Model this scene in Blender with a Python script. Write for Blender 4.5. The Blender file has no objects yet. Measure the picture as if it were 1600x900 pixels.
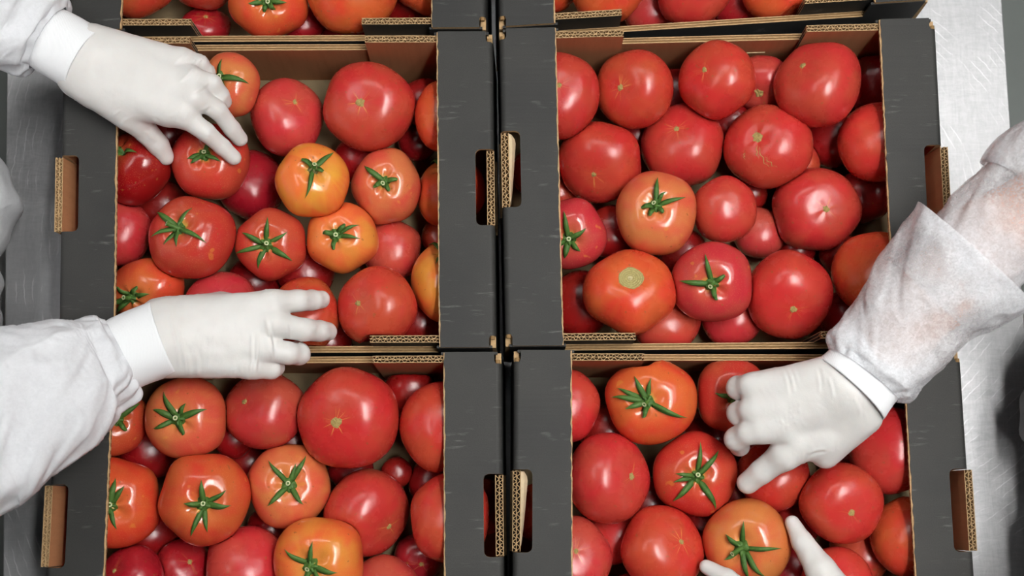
import bpy, bmesh, math, random
import numpy as np
from mathutils import Vector, Matrix, noise as mnoise

SC = bpy.context.scene
COL = SC.collection
random.seed(11); rng = np.random.default_rng(11)

# ------------------------------------------------------------------ camera
TABLE_Z, RIM = 0.90, 1.05           # table top and upper rim of the boxes
FPX, PITCH, DIST = 1983.0, math.radians(10.0), 1.39
CAM = np.array([0.0, -DIST*math.sin(PITCH), RIM + DIST*math.cos(PITCH)])
CR = np.array([[1, 0, 0], [0, math.cos(PITCH), -math.sin(PITCH)], [0, math.sin(PITCH), math.cos(PITCH)]])
cam_data = bpy.data.cameras.new('camera'); cam = bpy.data.objects.new('camera', cam_data); COL.objects.link(cam)
cam.location = CAM; cam.rotation_euler = (PITCH, 0, 0)
cam_data.sensor_width = 36.0; cam_data.lens = 36.0*FPX/1600.0
cam_data.clip_start = 0.05; cam_data.clip_end = 60
cam_data.dof.use_dof = True; cam_data.dof.focus_distance = 1.41; cam_data.dof.aperture_fstop = 5.0
SC.camera = cam

# ------------------------------------------------------------------ world, exposure
world = bpy.data.worlds.new('room_air'); SC.world = world; world.use_nodes = True
world.node_tree.nodes['Background'].inputs[0].default_value = (0.9, 0.95, 1.0, 1)
world.node_tree.nodes['Background'].inputs[1].default_value = 0.05
vs = SC.view_settings
SC.display_settings.display_device = 'sRGB'
vs.view_transform = 'Standard'; vs.look = 'None'; vs.gamma = 1.0; vs.exposure = 0.0; vs.use_curve_mapping = False
try:
    SC.cycles.max_bounces = 8; SC.cycles.diffuse_bounces = 4; SC.cycles.glossy_bounces = 3
    SC.cycles.sample_clamp_indirect = 4.0; SC.cycles.caustics_reflective = False; SC.cycles.caustics_refractive = False
except Exception:
    pass
# ceiling lamps: x, y, z, size x, size y, strength
LAMPS = [
    (-0.40, 1.25, 3.30, 1.30, 0.14, 15.0),
    (1.30, 1.25, 3.30, 1.10, 0.14, 12.0),
    (0.55, -0.10, 3.40, 0.15, 1.30, 66.0),
    (0.95, -0.10, 3.40, 0.12, 1.30, 36.0),
    (-1.45, 0.62, 3.40, 0.14, 1.40, 15.0),
    (1.60, 0.35, 3.40, 0.14, 1.40, 16.0),
]

def pix(px, py, z):
    """Point at height z above the box rim on the sight line of a photo pixel."""
    d = CR @ np.array([(px-800.0)/FPX, -(py-450.0)/FPX, -1.0])
    t = (RIM + z - CAM[2])/d[2]
    return CAM + t*d
def depth_scale(p):
    return float(-(CR.T @ (np.asarray(p)-CAM))[2])/FPX       # metres per pixel there

# ------------------------------------------------------------------ helpers
def link(o, parent=None):
    COL.objects.link(o)
    if parent is not None: o.parent = parent
    return o
def mesh_obj(name, verts, faces, mats, parent=None, mat_idx=None, smooth=False, loc=None):
    me = bpy.data.meshes.new(name)
    me.from_pydata([tuple(map(float, v)) for v in verts], [], [tuple(map(int, f)) for f in faces])
    if not isinstance(mats, (list, tuple)): mats = [mats]
    for m in mats: me.materials.append(m)
    if mat_idx is not None: me.polygons.foreach_set('material_index', np.asarray(mat_idx, dtype=np.int32))
    if smooth: me.polygons.foreach_set('use_smooth', np.ones(len(me.polygons), dtype=bool))
    me.update()
    o = bpy.data.objects.new(name, me)
    if loc is not None: o.location = loc
    return link(o, parent)
def tag(o, label=None, cat=None, group=None, kind=None):
    if label: o['label'] = label
    if cat: o['category'] = cat
    if group: o['group'] = group
    if kind: o['kind'] = kind
    return o
def empty(name, loc):
    o = bpy.data.objects.new(name, None); o.location = loc; o.empty_display_size = 0.05
    return link(o)

class MB:
    """Collects faces with material indices into one mesh."""
    def __init__(self): self.v, self.f, self.m = [], [], []
    def add(self, verts, faces, mi=0):
        b = len(self.v); self.v.extend([tuple(map(float, q)) for q in verts])
        for k, fc in enumerate(faces):
            self.f.append(tuple(b+i for i in fc)); self.m.append(mi[k] if isinstance(mi, (list, tuple)) else mi)
    def box(self, x0, x1, y0, y1, z0, z1, mi=0):
        """mi: one index or six: bottom, top, -y, +x, +y, -x"""
        v = [(x0,y0,z0),(x1,y0,z0),(x1,y1,z0),(x0,y1,z0),(x0,y0,z1),(x1,y0,z1),(x1,y1,z1),(x0,y1,z1)]
        f = [(0,3,2,1),(4,5,6,7),(0,1,5,4),(1,2,6,5),(2,3,7,6),(3,0,4,7)]
        self.add(v, f, mi)
    def prism(self, poly, z0, z1, mi_top=0, mi_side=0):
        n = len(poly)
        v = [(x,y,z0) for x,y in poly]+[(x,y,z1) for x,y in poly]
        self.add(v, [tuple(range(n-1,-1,-1)), tuple(range(n,2*n))]+[(i,(i+1)%n,n+(i+1)%n,n+i) for i in range(n)], [mi_top,mi_top]+[mi_side]*n)
    def build(self, name, mats, parent=None, fn=None, smooth=False):
        v = self.v if fn is None else [fn(*q) for q in self.v]
        return mesh_obj(name, v, self.f, mats, parent, self.m, smooth)

# ------------------------------------------------------------------ materials
def new_mat(name):
    m = bpy.data.materials.new(name); m.use_nodes = True
    nt = m.node_tree; b = nt.nodes['Principled BSDF']
    return m, nt, b
def N(nt, typ, **kw):
    n = nt.nodes.new(typ)
    for k, v in kw.items():
        if k in n.inputs.keys() if isinstance(k, str) else False: n.inputs[k].default_value = v
        else: setattr(n, k, v)
    return n
def math_n(nt, op, a, b=None, clamp=False):
    n = nt.nodes.new('ShaderNodeMath'); n.operation = op; n.use_clamp = clamp
    for i, x in enumerate((a, b)):
        if x is None: continue
        if isinstance(x, (int, float)): n.inputs[i].default_value = x
        else: nt.links.new(x, n.inputs[i])
    return n.outputs[0]
def ramp(nt, fac, a, b, va=0.0, vb=1.0):
    n = nt.nodes.new('ShaderNodeMapRange'); n.interpolation_type = 'SMOOTHSTEP'
    nt.links.new(fac, n.inputs[0])
    n.inputs[1].default_value = a; n.inputs[2].default_value = b; n.inputs[3].default_value = va; n.inputs[4].default_value = vb
    return n.outputs[0]
def mixc(nt, fac, a, b, mode='MIX'):
    n = nt.nodes.new('ShaderNodeMix'); n.data_type = 'RGBA'; n.blend_type = mode
    for s, x in ((n.inputs[0], fac), (n.inputs[6], a), (n.inputs[7], b)):
        if isinstance(x, (int, float)): s.default_value = x
        elif isinstance(x, tuple): s.default_value = (*x, 1.0) if len(x) == 3 else x
        else: nt.links.new(x, s)
    return n.outputs[2]
def noise_n(nt, vec, scale, detail=2.0, rough=0.5, dist=0.0):
    n = nt.nodes.new('ShaderNodeTexNoise'); n.inputs['Scale'].default_value = scale
    n.inputs['Detail'].default_value = detail; n.inputs['Roughness'].default_value = rough; n.inputs['Distortion'].default_value = dist
    if vec is not None: nt.links.new(vec, n.inputs['Vector'])
    return n.outputs[0]
def obj_vec(nt, sx=1, sy=1, sz=1):
    t = nt.nodes.new('ShaderNodeTexCoord')
    if (sx, sy, sz) == (1, 1, 1): return t.outputs['Object']
    m = nt.nodes.new('ShaderNodeMapping'); m.inputs['Scale'].default_value = (sx, sy, sz)
    nt.links.new(t.outputs['Object'], m.inputs['Vector']); return m.outputs[0]
def bump(nt, b, h, strength=0.3, dist=0.002):
    n = nt.nodes.new('ShaderNodeBump'); n.inputs['Strength'].default_value = strength; n.inputs['Distance'].default_value = dist
    nt.links.new(h, n.inputs['Height']); nt.links.new(n.outputs[0], b.inputs['Normal'])
def simple(name, col, rough=0.6, metal=0.0, nscale=0, namt=0.15, bscale=0, bstr=0.2, bdist=0.001):
    m, nt, b = new_mat(name)
    b.inputs['Roughness'].default_value = rough; b.inputs['Metallic'].default_value = metal
    b.inputs['Base Color'].default_value = (*col, 1)
    if nscale:
        f = noise_n(nt, obj_vec(nt), nscale, 4)
        nt.links.new(mixc(nt, f, tuple(c*(1-namt) for c in col), tuple(min(1, c*(1+namt)) for c in col)), b.inputs['Base Color'])
    if bscale: bump(nt, b, noise_n(nt, obj_vec(nt), bscale, 3), bstr, bdist)
    return m

M = {}
# dark printed liner of the boxes: washboard lines across the flaps, light scuffs
m, nt, b = new_mat('dark_cardboard')
lines = noise_n(nt, obj_vec(nt, 22, 210, 22), 1.0, 4, 0.65)
patch = noise_n(nt, obj_vec(nt), 38, 3)
fine = noise_n(nt, obj_vec(nt), 900, 2)
scr = math_n(nt, 'MULTIPLY', ramp(nt, lines, 0.56, 0.72), ramp(nt, patch, 0.47, 0.68))
base = mixc(nt, fine, (0.021, 0.021, 0.0198), (0.052, 0.0515, 0.047))
base = mixc(nt, ramp(nt, noise_n(nt, obj_vec(nt), 9, 3), 0.3, 0.7), base, mixc(nt, 0.5, base, (0.016, 0.017, 0.018)))
nt.links.new(mixc(nt, math_n(nt, 'MULTIPLY', scr, 0.75), base, (0.15, 0.15, 0.14)), b.inputs['Base Color'])
b.inputs['Roughness'].default_value = 0.62; b.inputs['Specular IOR Level'].default_value = 0.35
bump(nt, b, noise_n(nt, obj_vec(nt, 4, 160, 4), 1.0, 2), 0.35, 0.0008)
M['dark'] = m
m, nt, b = new_mat('brown_cardboard')
g = noise_n(nt, obj_vec(nt, 150, 150, 12), 1.0, 3)
c = mixc(nt, g, (0.36, 0.155, 0.065), (0.48, 0.225, 0.10))
c = mixc(nt, ramp(nt, noise_n(nt, obj_vec(nt, 900, 900, 300), 1, 1), 0.66, 0.72, 0, 0.35), c, (0.22, 0.09, 0.04))
nt.links.new(c, b.inputs['Base Color']); b.inputs['Roughness'].default_value = 0.8
bump(nt, b, noise_n(nt, obj_vec(nt, 170, 170, 4), 1.0, 1), 0.15, 0.0006)
M['brown'] = m
M['edge'] = simple('raw_board_edge', (0.47, 0.31, 0.155), 0.85, nscale=260, namt=0.4)
M['edge_dull'] = simple('dull_board_edge', (0.26, 0.155, 0.06), 0.85, nscale=300, namt=0.4)
M['base'] = simple('pale_board', (0.24, 0.18, 0.095), 0.85, nscale=60, namt=0.2)
M['staple'] = simple('brassy_wire', (0.62, 0.52, 0.30), 0.35, 0.6)
M['core'] = simple('shaded_core', (0.012, 0.008, 0.005), 0.9)  # near-black paints the shade down inside the open flutes
M['torn'] = simple('torn_paper', (0.62, 0.50, 0.32), 0.85, nscale=200, namt=0.2)

# tomatoes
def tomato_mat(name, stem_end):
    m, nt, b = new_mat(name)
    oi = nt.nodes.new('ShaderNodeObjectInfo')
    tc = nt.nodes.new('ShaderNodeTexCoord')
    off = nt.nodes.new('ShaderNodeVectorMath'); off.operation = 'ADD'
    comb = nt.nodes.new('ShaderNodeCombineXYZ'); r100 = math_n(nt, 'MULTIPLY', oi.outputs['Random'], 37.0)
    for i in range(3): nt.links.new(r100, comb.inputs[i])
    nt.links.new(tc.outputs['Object'], off.inputs[0]); nt.links.new(comb.outputs[0], off.inputs[1])
    P = off.outputs[0]
    sep = nt.nodes.new('ShaderNodeSeparateXYZ'); nt.links.new(tc.outputs['Object'], sep.inputs[0])
    x, y, z = sep.outputs
    r = math_n(nt, 'SQRT', math_n(nt, 'ADD', math_n(nt, 'MULTIPLY', x, x), math_n(nt, 'MULTIPLY', y, y)))
    front = ramp(nt, z, 0.0, 0.01)
    def at(nm):
        a = nt.nodes.new('ShaderNodeAttribute'); a.attribute_type = 'OBJECT'; a.attribute_name = nm
        return a.outputs['Fac']
    col = oi.outputs['Color']
    # broad ripeness patches
    big = ramp(nt, noise_n(nt, P, 22, 2, 0.5, 0.4), 0.35, 0.68)
    col2 = mixc(nt, 1.0, col, (1.05, 0.70, 0.85), 'MULTIPLY')
    col1 = mixc(nt, 1.0, col, (0.98, 1.40, 1.0), 'MULTIPLY')
    c = mixc(nt, big, col2, col1)
    # meridian streaks
    ang = nt.nodes.new('ShaderNodeVectorMath'); ang.operation = 'NORMALIZE'
    flat = nt.nodes.new('ShaderNodeCombineXYZ'); nt.links.new(x, flat.inputs[0]); nt.links.new(y, flat.inputs[1])
    nt.links.new(flat.outputs[0], ang.inputs[0])
    an2 = nt.nodes.new('ShaderNodeVectorMath'); an2.operation = 'ADD'; nt.links.new(ang.outputs[0], an2.inputs[0]); nt.links.new(comb.outputs[0], an2.inputs[1])
    A = an2.outputs[0]
    wob = nt.nodes.new('ShaderNodeVectorMath'); wob.operation = 'MULTIPLY_ADD'
    wob.inputs[1].default_value = (6, 6, 6); nt.links.new(P, wob.inputs[0]); nt.links.new(A, wob.inputs[2])
    mer = noise_n(nt, wob.outputs[0], 3.2, 2)
    c = mixc(nt, math_n(nt, 'MULTIPLY', ramp(nt, mer, 0.45, 0.75), 0.22), c, mixc(nt, 1.0, col, (1.15, 1.9, 1.2), 'MULTIPLY'))
    if stem_end:
        sh = math_n(nt, 'MULTIPLY', at('shoulder'), math_n(nt, 'MULTIPLY', front, ramp(nt, math_n(nt, 'ADD', r, math_n(nt, 'MULTIPLY', mer, 0.014)), 0.008, 0.040, 1.0, 0.0)))
        c = mixc(nt, sh, c, (0.70, 0.25, 0.07))
        halo = math_n(nt, 'MULTIPLY', front, ramp(nt, math_n(nt, 'ADD', r, math_n(nt, 'MULTIPLY', noise_n(nt, P, 160, 2), 0.010)), 0.009, 0.016, 0.8, 0.0))
        c = mixc(nt, halo, c, (0.60, 0.42, 0.08))
        ye = math_n(nt, 'MULTIPLY', ramp(nt, noise_n(nt, P, 75, 1), 0.70, 0.76), 0.35)
        c = mixc(nt, ye, c, (0.70, 0.30, 0.05))
        vor = nt.nodes.new('ShaderNodeTexVoronoi'); vor.inputs['Scale'].default_value = 620; nt.links.new(P, vor.inputs['Vector'])
        dots = math_n(nt, 'MULTIPLY', ramp(nt, vor.outputs['Distance'], 0.12, 0.30, 0.15, 0.0), front)
        c = mixc(nt, dots, c, (0.85, 0.45, 0.18))
    else:
        st = math_n(nt, 'MULTIPLY', at('streak'), front)
        line = ramp(nt, noise_n(nt, A, 5.5, 1, 0.4), 0.60, 0.72)
        reach = ramp(nt, math_n(nt, 'SUBTRACT', r, math_n(nt, 'MULTIPLY', noise_n(nt, A, 4, 1), 0.010)), -0.001, 0.013, 1.0, 0.0)
        c = mixc(nt, math_n(nt, 'MULTIPLY', math_n(nt, 'MULTIPLY', line, reach), st), c, (0.80, 0.38, 0.10))
        core = math_n(nt, 'MULTIPLY', front, ramp(nt, math_n(nt, 'ADD', r, math_n(nt, 'MULTIPLY', noise_n(nt, A, 3, 1), 0.005)), 0.0035, 0.0062, 0.85, 0.0))
        c = mixc(nt, math_n(nt, 'MULTIPLY', core, ramp(nt, at('streak'), 0.0, 0.2)), c, (0.62, 0.33, 0.10))
    # little bruises and specks
    sp = math_n(nt, 'MULTIPLY', ramp(nt, noise_n(nt, P, 230, 0), 0.79, 0.83), 0.6)
    c = mixc(nt, sp, c, (0.30, 0.10, 0.03))
    nt.links.new(c, b.inputs['Base Color'])
    b.inputs['Roughness'].default_value = 0.27
    nt.links.new(math_n(nt, 'ADD', 0.12 if stem_end else 0.19, math_n(nt, 'MULTIPLY', noise_n(nt, P, 60, 3), 0.16)), b.inputs['Roughness'])
    b.inputs['Specular IOR Level'].default_value = 0.5
    b.inputs['Subsurface Weight'].default_value = 0.0
    bump(nt, b, noise_n(nt, P, 34, 2), 0.22, 0.004)
    return m
M['tom_stem'] = tomato_mat('tomato_skin_stem_end', True)
M['tom_blossom'] = tomato_mat('tomato_skin_blossom_end', False)
m, nt, b = new_mat('sepal_green')
g = noise_n(nt, obj_vec(nt), 420, 3)
oi = nt.nodes.new('ShaderNodeObjectInfo')
c = mixc(nt, g, (0.022, 0.075, 0.010), (0.085, 0.20, 0.030))
nt.links.new(mixc(nt, math_n(nt, 'MULTIPLY', oi.outputs['Random'], 0.4), c, (0.10, 0.19, 0.03)), b.inputs['Base Color'])
b.inputs['Roughness'].default_value = 0.6; bump(nt, b, g, 0.5, 0.001)
M['green'] = m
M['withered'] = simple('withered_calyx', (0.16, 0.15, 0.05), 0.8, nscale=400, namt=0.8, bscale=500, bstr=0.8)
M['stem_cut'] = simple('stem_cut_end', (0.50, 0.55, 0.30), 0.7, nscale=500, namt=0.4)
M['scar'] = simple('corky_scar', (0.36, 0.27, 0.09), 0.9, nscale=700, namt=0.7, bscale=800, bstr=0.8)
m, nt, b = new_mat('dry_stem_scar')     # corky rings round a pale centre
tc = nt.nodes.new('ShaderNodeTexCoord'); sp_ = nt.nodes.new('ShaderNodeSeparateXYZ'); nt.links.new(tc.outputs['Object'], sp_.inputs[0])
rr_ = math_n(nt, 'SQRT', math_n(nt, 'ADD', math_n(nt, 'MULTIPLY', sp_.outputs[0], sp_.outputs[0]), math_n(nt, 'MULTIPLY', sp_.outputs[1], sp_.outputs[1])))
nz_ = noise_n(nt, tc.outputs['Object'], 420, 3)
rg = math_n(nt, 'SINE', math_n(nt, 'MULTIPLY', math_n(nt, 'ADD', rr_, math_n(nt, 'MULTIPLY', nz_, 0.0016)), 2600.0))
c = mixc(nt, ramp(nt, rg, -0.4, 0.8), (0.40, 0.33, 0.12), (0.50, 0.43, 0.18))
c = mixc(nt, ramp(nt, rr_, 0.0022, 0.0034, 0.8, 0.0), c, (0.66, 0.60, 0.34))
nt.links.new(mixc(nt, ramp(nt, nz_, 0.4, 0.7, 0.0, 0.5), c, (0.24, 0.20, 0.05)), b.inputs['Base Color']); b.inputs['Roughness'].default_value = 0.85
bump(nt, b, math_n(nt, 'ADD', rg, nz_), 0.5, 0.0008)
M['scar_pale'] = m
M['crack'] = simple('corky_crack', (0.42, 0.24, 0.08), 0.9)

# steel, floor, room
m, nt, b = new_mat('brushed_steel')
cloud = noise_n(nt, obj_vec(nt), 5, 4)
br = noise_n(nt, obj_vec(nt, 150, 26, 1), 1.0, 5, 0.75, 1.2)
br2 = noise_n(nt, obj_vec(nt, 34, 150, 1), 1.0, 5, 0.75, 1.2)
w = nt.nodes.new('ShaderNodeTexWave'); w.wave_type = 'RINGS'; w.rings_direction = 'Z'
w.inputs['Scale'].default_value = 30; w.inputs['Distortion'].default_value = 2.5; w.inputs['Detail'].default_value = 3; w.inputs['Detail Scale'].default_value = 1.5
mp = nt.nodes.new('ShaderNodeMapping'); mp.inputs['Location'].default_value = (-0.35, -0.20, 0); nt.links.new(obj_vec(nt), mp.inputs[0]); nt.links.new(mp.outputs[0], w.inputs[0])
scratch = math_n(nt, 'MULTIPLY', ramp(nt, w.outputs['Fac'], 0.93, 0.995), ramp(nt, noise_n(nt, obj_vec(nt), 22, 3), 0.48, 0.62))
tex = math_n(nt, 'MULTIPLY', math_n(nt, 'ADD', br, br2), 0.5)
c = mixc(nt, ramp(nt, tex, 0.30, 0.70), (0.38, 0.385, 0.395), (0.53, 0.535, 0.545))
c = mixc(nt, math_n(nt, 'MULTIPLY', ramp(nt, cloud, 0.4, 0.7), 0.6), c, (0.38, 0.39, 0.40))
c = mixc(nt, math_n(nt, 'MULTIPLY', scratch, 0.4), c, (0.85, 0.85, 0.86))
nt.links.new(c, b.inputs['Base Color']); b.inputs['Metallic'].default_value = 0.68
nt.links.new(math_n(nt, 'ADD', 0.24, math_n(nt, 'MULTIPLY', tex, 0.30)), b.inputs['Roughness'])
bump(nt, b, math_n(nt, 'ADD', tex, math_n(nt, 'MULTIPLY', scratch, 0.6)), 0.12, 0.0010)
M['steel'] = m
M['floor'] = simple('grey_green_floor', (0.21, 0.23, 0.22), 0.5, nscale=5, namt=0.25, bscale=60, bstr=0.1)
M['wall'] = simple('dark_wall', (0.10, 0.105, 0.11), 0.7, nscale=4, namt=0.05)  # unseen walls and ceiling, darkened to cut the bounced fill light
M['lamp_body'] = simple('lamp_housing', (0.7, 0.7, 0.7), 0.5)
# people
m, nt, b = new_mat('latex_glove')
n1 = noise_n(nt, obj_vec(nt), 45, 3)
c = mixc(nt, n1, (0.64, 0.625, 0.605), (0.73, 0.725, 0.705))
nt.links.new(c, b.inputs['Base Color']); b.inputs['Roughness'].default_value = 0.48
b.inputs['Subsurface Weight'].default_value = 0.08; b.inputs['Subsurface Radius'].default_value = (0.006, 0.003, 0.002); b.inputs['Subsurface Scale'].default_value = 0.6
bump(nt, b, math_n(nt, 'ADD', noise_n(nt, obj_vec(nt), 900, 2), math_n(nt, 'MULTIPLY', noise_n(nt, obj_vec(nt), 120, 3), 2.0)), 0.18, 0.0006)
M['glove'] = m
m, nt, b = new_mat('knit_cuff')
wv = nt.nodes.new('ShaderNodeTexWave'); wv.wave_type = 'BANDS'; wv.inputs['Scale'].default_value = 200; wv.inputs['Distortion'].default_value = 0.5
nt.links.new(obj_vec(nt), wv.inputs[0])
b.inputs['Base Color'].default_value = (0.86, 0.88, 0.90, 1); b.inputs['Roughness'].default_value = 0.9
bump(nt, b, wv.outputs['Fac'], 0.25, 0.0006)
M['cuff'] = m
def gauze(name, col, alpha, asc):
    m, nt, b = new_mat(name)
    b.inputs['Base Color'].default_value = (*col, 1); b.inputs['Roughness'].default_value = 0.75
    fib = noise_n(nt, obj_vec(nt), 260, 5, 0.75, 1.0)
    wr = noise_n(nt, obj_vec(nt), 7, 2, 0.5, 0.6); wr2 = noise_n(nt, obj_vec(nt), 16, 2, 0.5, 0.6)
    rid = lambda q, w_: ramp(nt, math_n(nt, 'ABSOLUTE', math_n(nt, 'SUBTRACT', q, 0.5)), 0.0, w_, 1.0, 0.0)
    bump(nt, b, math_n(nt, 'ADD', math_n(nt, 'ADD', math_n(nt, 'MULTIPLY', rid(wr, 0.06), 1.0), math_n(nt, 'MULTIPLY', rid(wr2, 0.08), 0.3)), math_n(nt, 'MULTIPLY', fib, 0.10)), 0.32, 0.0030)
    tr = nt.nodes.new('ShaderNodeBsdfTransparent'); tl = nt.nodes.new('ShaderNodeBsdfTranslucent'); tl.inputs[0].default_value = (*col, 1)
    mx = nt.nodes.new('ShaderNodeMixShader'); mx.inputs[0].default_value = 0.22
    nt.links.new(b.outputs[0], mx.inputs[1]); nt.links.new(tl.outputs[0], mx.inputs[2])
    mx2 = nt.nodes.new('ShaderNodeMixShader')
    cr = noise_n(nt, obj_vec(nt), 8, 2, 0.5, 0.8)
    crl = ramp(nt, math_n(nt, 'ABSOLUTE', math_n(nt, 'SUBTRACT', cr, 0.5)), 0.0, 0.016, 0.45, 0.0)
    soft = ramp(nt, noise_n(nt, obj_vec(nt), 16, 2), 0.35, 0.65, -asc, asc)
    cover = math_n(nt, 'ADD', math_n(nt, 'ADD', ramp(nt, fib, 0.30, 0.70, alpha-asc, alpha+asc), soft), math_n(nt, 'MULTIPLY', crl, 0.25*(1-alpha)), clamp=True)
    nt.links.new(cover, mx2.inputs[0])
    nt.links.new(tr.outputs[0], mx2.inputs[1]); nt.links.new(mx.outputs[0], mx2.inputs[2])
    nt.links.new(mx2.outputs[0], nt.nodes['Material Output'].inputs[0])
    return m
M['gown'] = gauze('nonwoven_gown', (0.88, 0.90, 0.93), 0.95, 0.04)
M['gown_thin'] = gauze('thin_nonwoven_sleeve', (0.90, 0.92, 0.95), 0.42, 0.16)
M['skin'] = simple('skin', (0.62, 0.30, 0.19), 0.55, nscale=40, namt=0.12)
M['cap'] = simple('bouffant_cap', (0.80, 0.83, 0.88), 0.85, bscale=90, bstr=0.5, bdist=0.004)
M['mask'] = simple('face_mask', (0.70, 0.80, 0.86), 0.85)
M['eye'] = simple('eye_white', (0.8, 0.8, 0.78), 0.2)
M['iris'] = simple('eye_iris', (0.05, 0.03, 0.02), 0.2)
M['trouser'] = simple('white_trousers', (0.72, 0.74, 0.76), 0.85)
M['boot'] = simple('white_boots', (0.66, 0.67, 0.67), 0.5)

# ------------------------------------------------------------------ the room
def slab(name, x0, x1, y0, y1, z0, z1, mat):
    q = MB(); q.box(x0, x1, y0, y1, z0, z1); return tag(q.build(name, [mat]), kind='structure')
RX, RY, RZ = 4.0, 4.0, 3.6
slab('floor', -RX, RX, -RY, RY, -0.1, 0.0, M['floor'])
slab('ceiling', -RX, RX, -RY, RY, RZ, RZ+0.1, M['wall'])
slab('wall_left', -RX-0.1, -RX, -RY, RY, 0, RZ, M['wall'])
slab('wall_right', RX, RX+0.1, -RY, RY, 0, RZ, M['wall'])
slab('wall_back', -RX, RX, RY, RY+0.1, 0, RZ, M['wall'])
slab('wall_front', -RX, RX, -RY-0.1, -RY, 0, RZ, M['wall'])
LAMP_NAMES = ['long white ceiling lamp crossing behind the table on the left', 'white ceiling lamp crossing behind the table on the right',
              'wider narrow ceiling tube lamp just right of the table centre', 'thin ceiling tube lamp beside the wider tube over the table',
              'ceiling tube lamp above the worker on the left', 'ceiling tube lamp above the worker on the right']
for i, (x, y, z, sx, sy, st) in enumerate(LAMPS):
    root = tag(empty('ceiling_lamp', (x, y, z)), LAMP_NAMES[i], 'lamp')
    q = MB(); q.box(-sx/2-.03, sx/2+.03, -sy/2-.03, sy/2+.03, 0.012, RZ-z)
    q.build('housing', [M['lamp_body']], root)
    m, nt, b = new_mat('lamp_glow'); nt.nodes.remove(b)
    e = nt.nodes.new('ShaderNodeEmission'); e.inputs[0].default_value = (1.0, 0.985, 0.96, 1); e.inputs[1].default_value = st
    nt.links.new(e.outputs[0], nt.nodes['Material Output'].inputs[0])
    q = MB(); q.box(-sx/2, sx/2, -sy/2, sy/2, 0.0, 0.012); q.build('diffuser', [m], root)

# steel table: top with upturned lip, skirt and four legs
T0 = [pix(10, 120, -0.15), pix(4, 940, -0.15), pix(1592, 940, -0.15), pix(1563, -60, -0.15)]
def edge_x(a, b, y): t = (y-a[1])/(b[1]-a[1]); return a[0]+t*(b[0]-a[0])
yT, yB = 0.62, -0.78
xl0, xl1 = edge_x(T0[0], T0[1], yT), edge_x(T0[0], T0[1], yB)
xr0, xr1 = 0.6205, 0.6195
table = tag(empty('steel_table', (0, -0.08, 0)), 'brushed stainless steel work table under the tomato boxes', 'table')
off = Vector((0, -0.08, 0))
poly = [(xl1, yB), (xr1, yB), (xr0, yT), (xl0, yT)]
def inset(p, d): 
    cx, cy = 0, -0.08
    return [(x+(d if x < 0 else -d), y+(d if y < cy else -d)) for x, y in p]
sh = lambda x, y, z: (x, y+0.08, z)
q = MB(); q.prism(poly, TABLE_Z-0.003, TABLE_Z); q.prism(inset(poly, 0.002), TABLE_Z-0.045, TABLE_Z-0.003)
top = q.build('table_top', [M['steel']], table, sh)
bv = top.modifiers.new('edge', 'BEVEL'); bv.width = 0.0015; bv.segments = 2
for sx in (0, 1):
    for sy in (0, 1):
        x = (xl0+0.06, xr0-0.06)[sx]; y = (yB+0.06, yT-0.06)[sy]
        q = MB(); q.prism([(x+.02*math.cos(a), y+.02*math.sin(a)) for a in np.linspace(0, 2*math.pi, 13)[:-1]], 0.0, TABLE_Z-0.045)
        q.build('leg', [M['steel']], table, sh)
q = MB(); q.prism(inset(poly, 0.05), 0.25, 0.27); q.build('undershelf', [M['steel']], table, sh)

# ------------------------------------------------------------------ cardboard boxes
BW, BD, BH = 0.484, 0.362, 0.15
FLAP = 0.0615
def ext(p, q, d):           # point at distance d from p towards q
    v = q-p; return p+v/np.linalg.norm(v)*d
def rim(px, py): return pix(px, py, 0.0)[:2]
QUADS = {
    'middle left': [rim(98, 51), rim(769, 48), rim(775, 543), rim(90, 545)],
    'middle right': [rim(780, 44), rim(1462, 27), rim(1489, 536), rim(790, 541)],
}
a, b_ = rim(88, 552), rim(783, 549); c_, d_ = rim(787, 900), rim(70, 900)
QUADS['lower left'] = [a, b_, ext(b_, c_, BD), ext(a, d_, BD)]
a, b_ = rim(803, 546), rim(1501, 547); c_, d_ = rim(801, 900), rim(1524, 900)
QUADS['lower right'] = [a, b_, ext(b_, d_, BD), ext(a, c_, BD)]
a, b_ = rim(104, 46), rim(759, 43); QUADS['upper left'] = [a+np.array([-.006, BD]), b_+np.array([-.004, BD]), b_, a]
a, b_ = rim(780, 42), rim(1454, -1); QUADS['upper right'] = [a+np.array([-.006, BD]), b_+np.array([-.006, BD]), b_, a]

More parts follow.
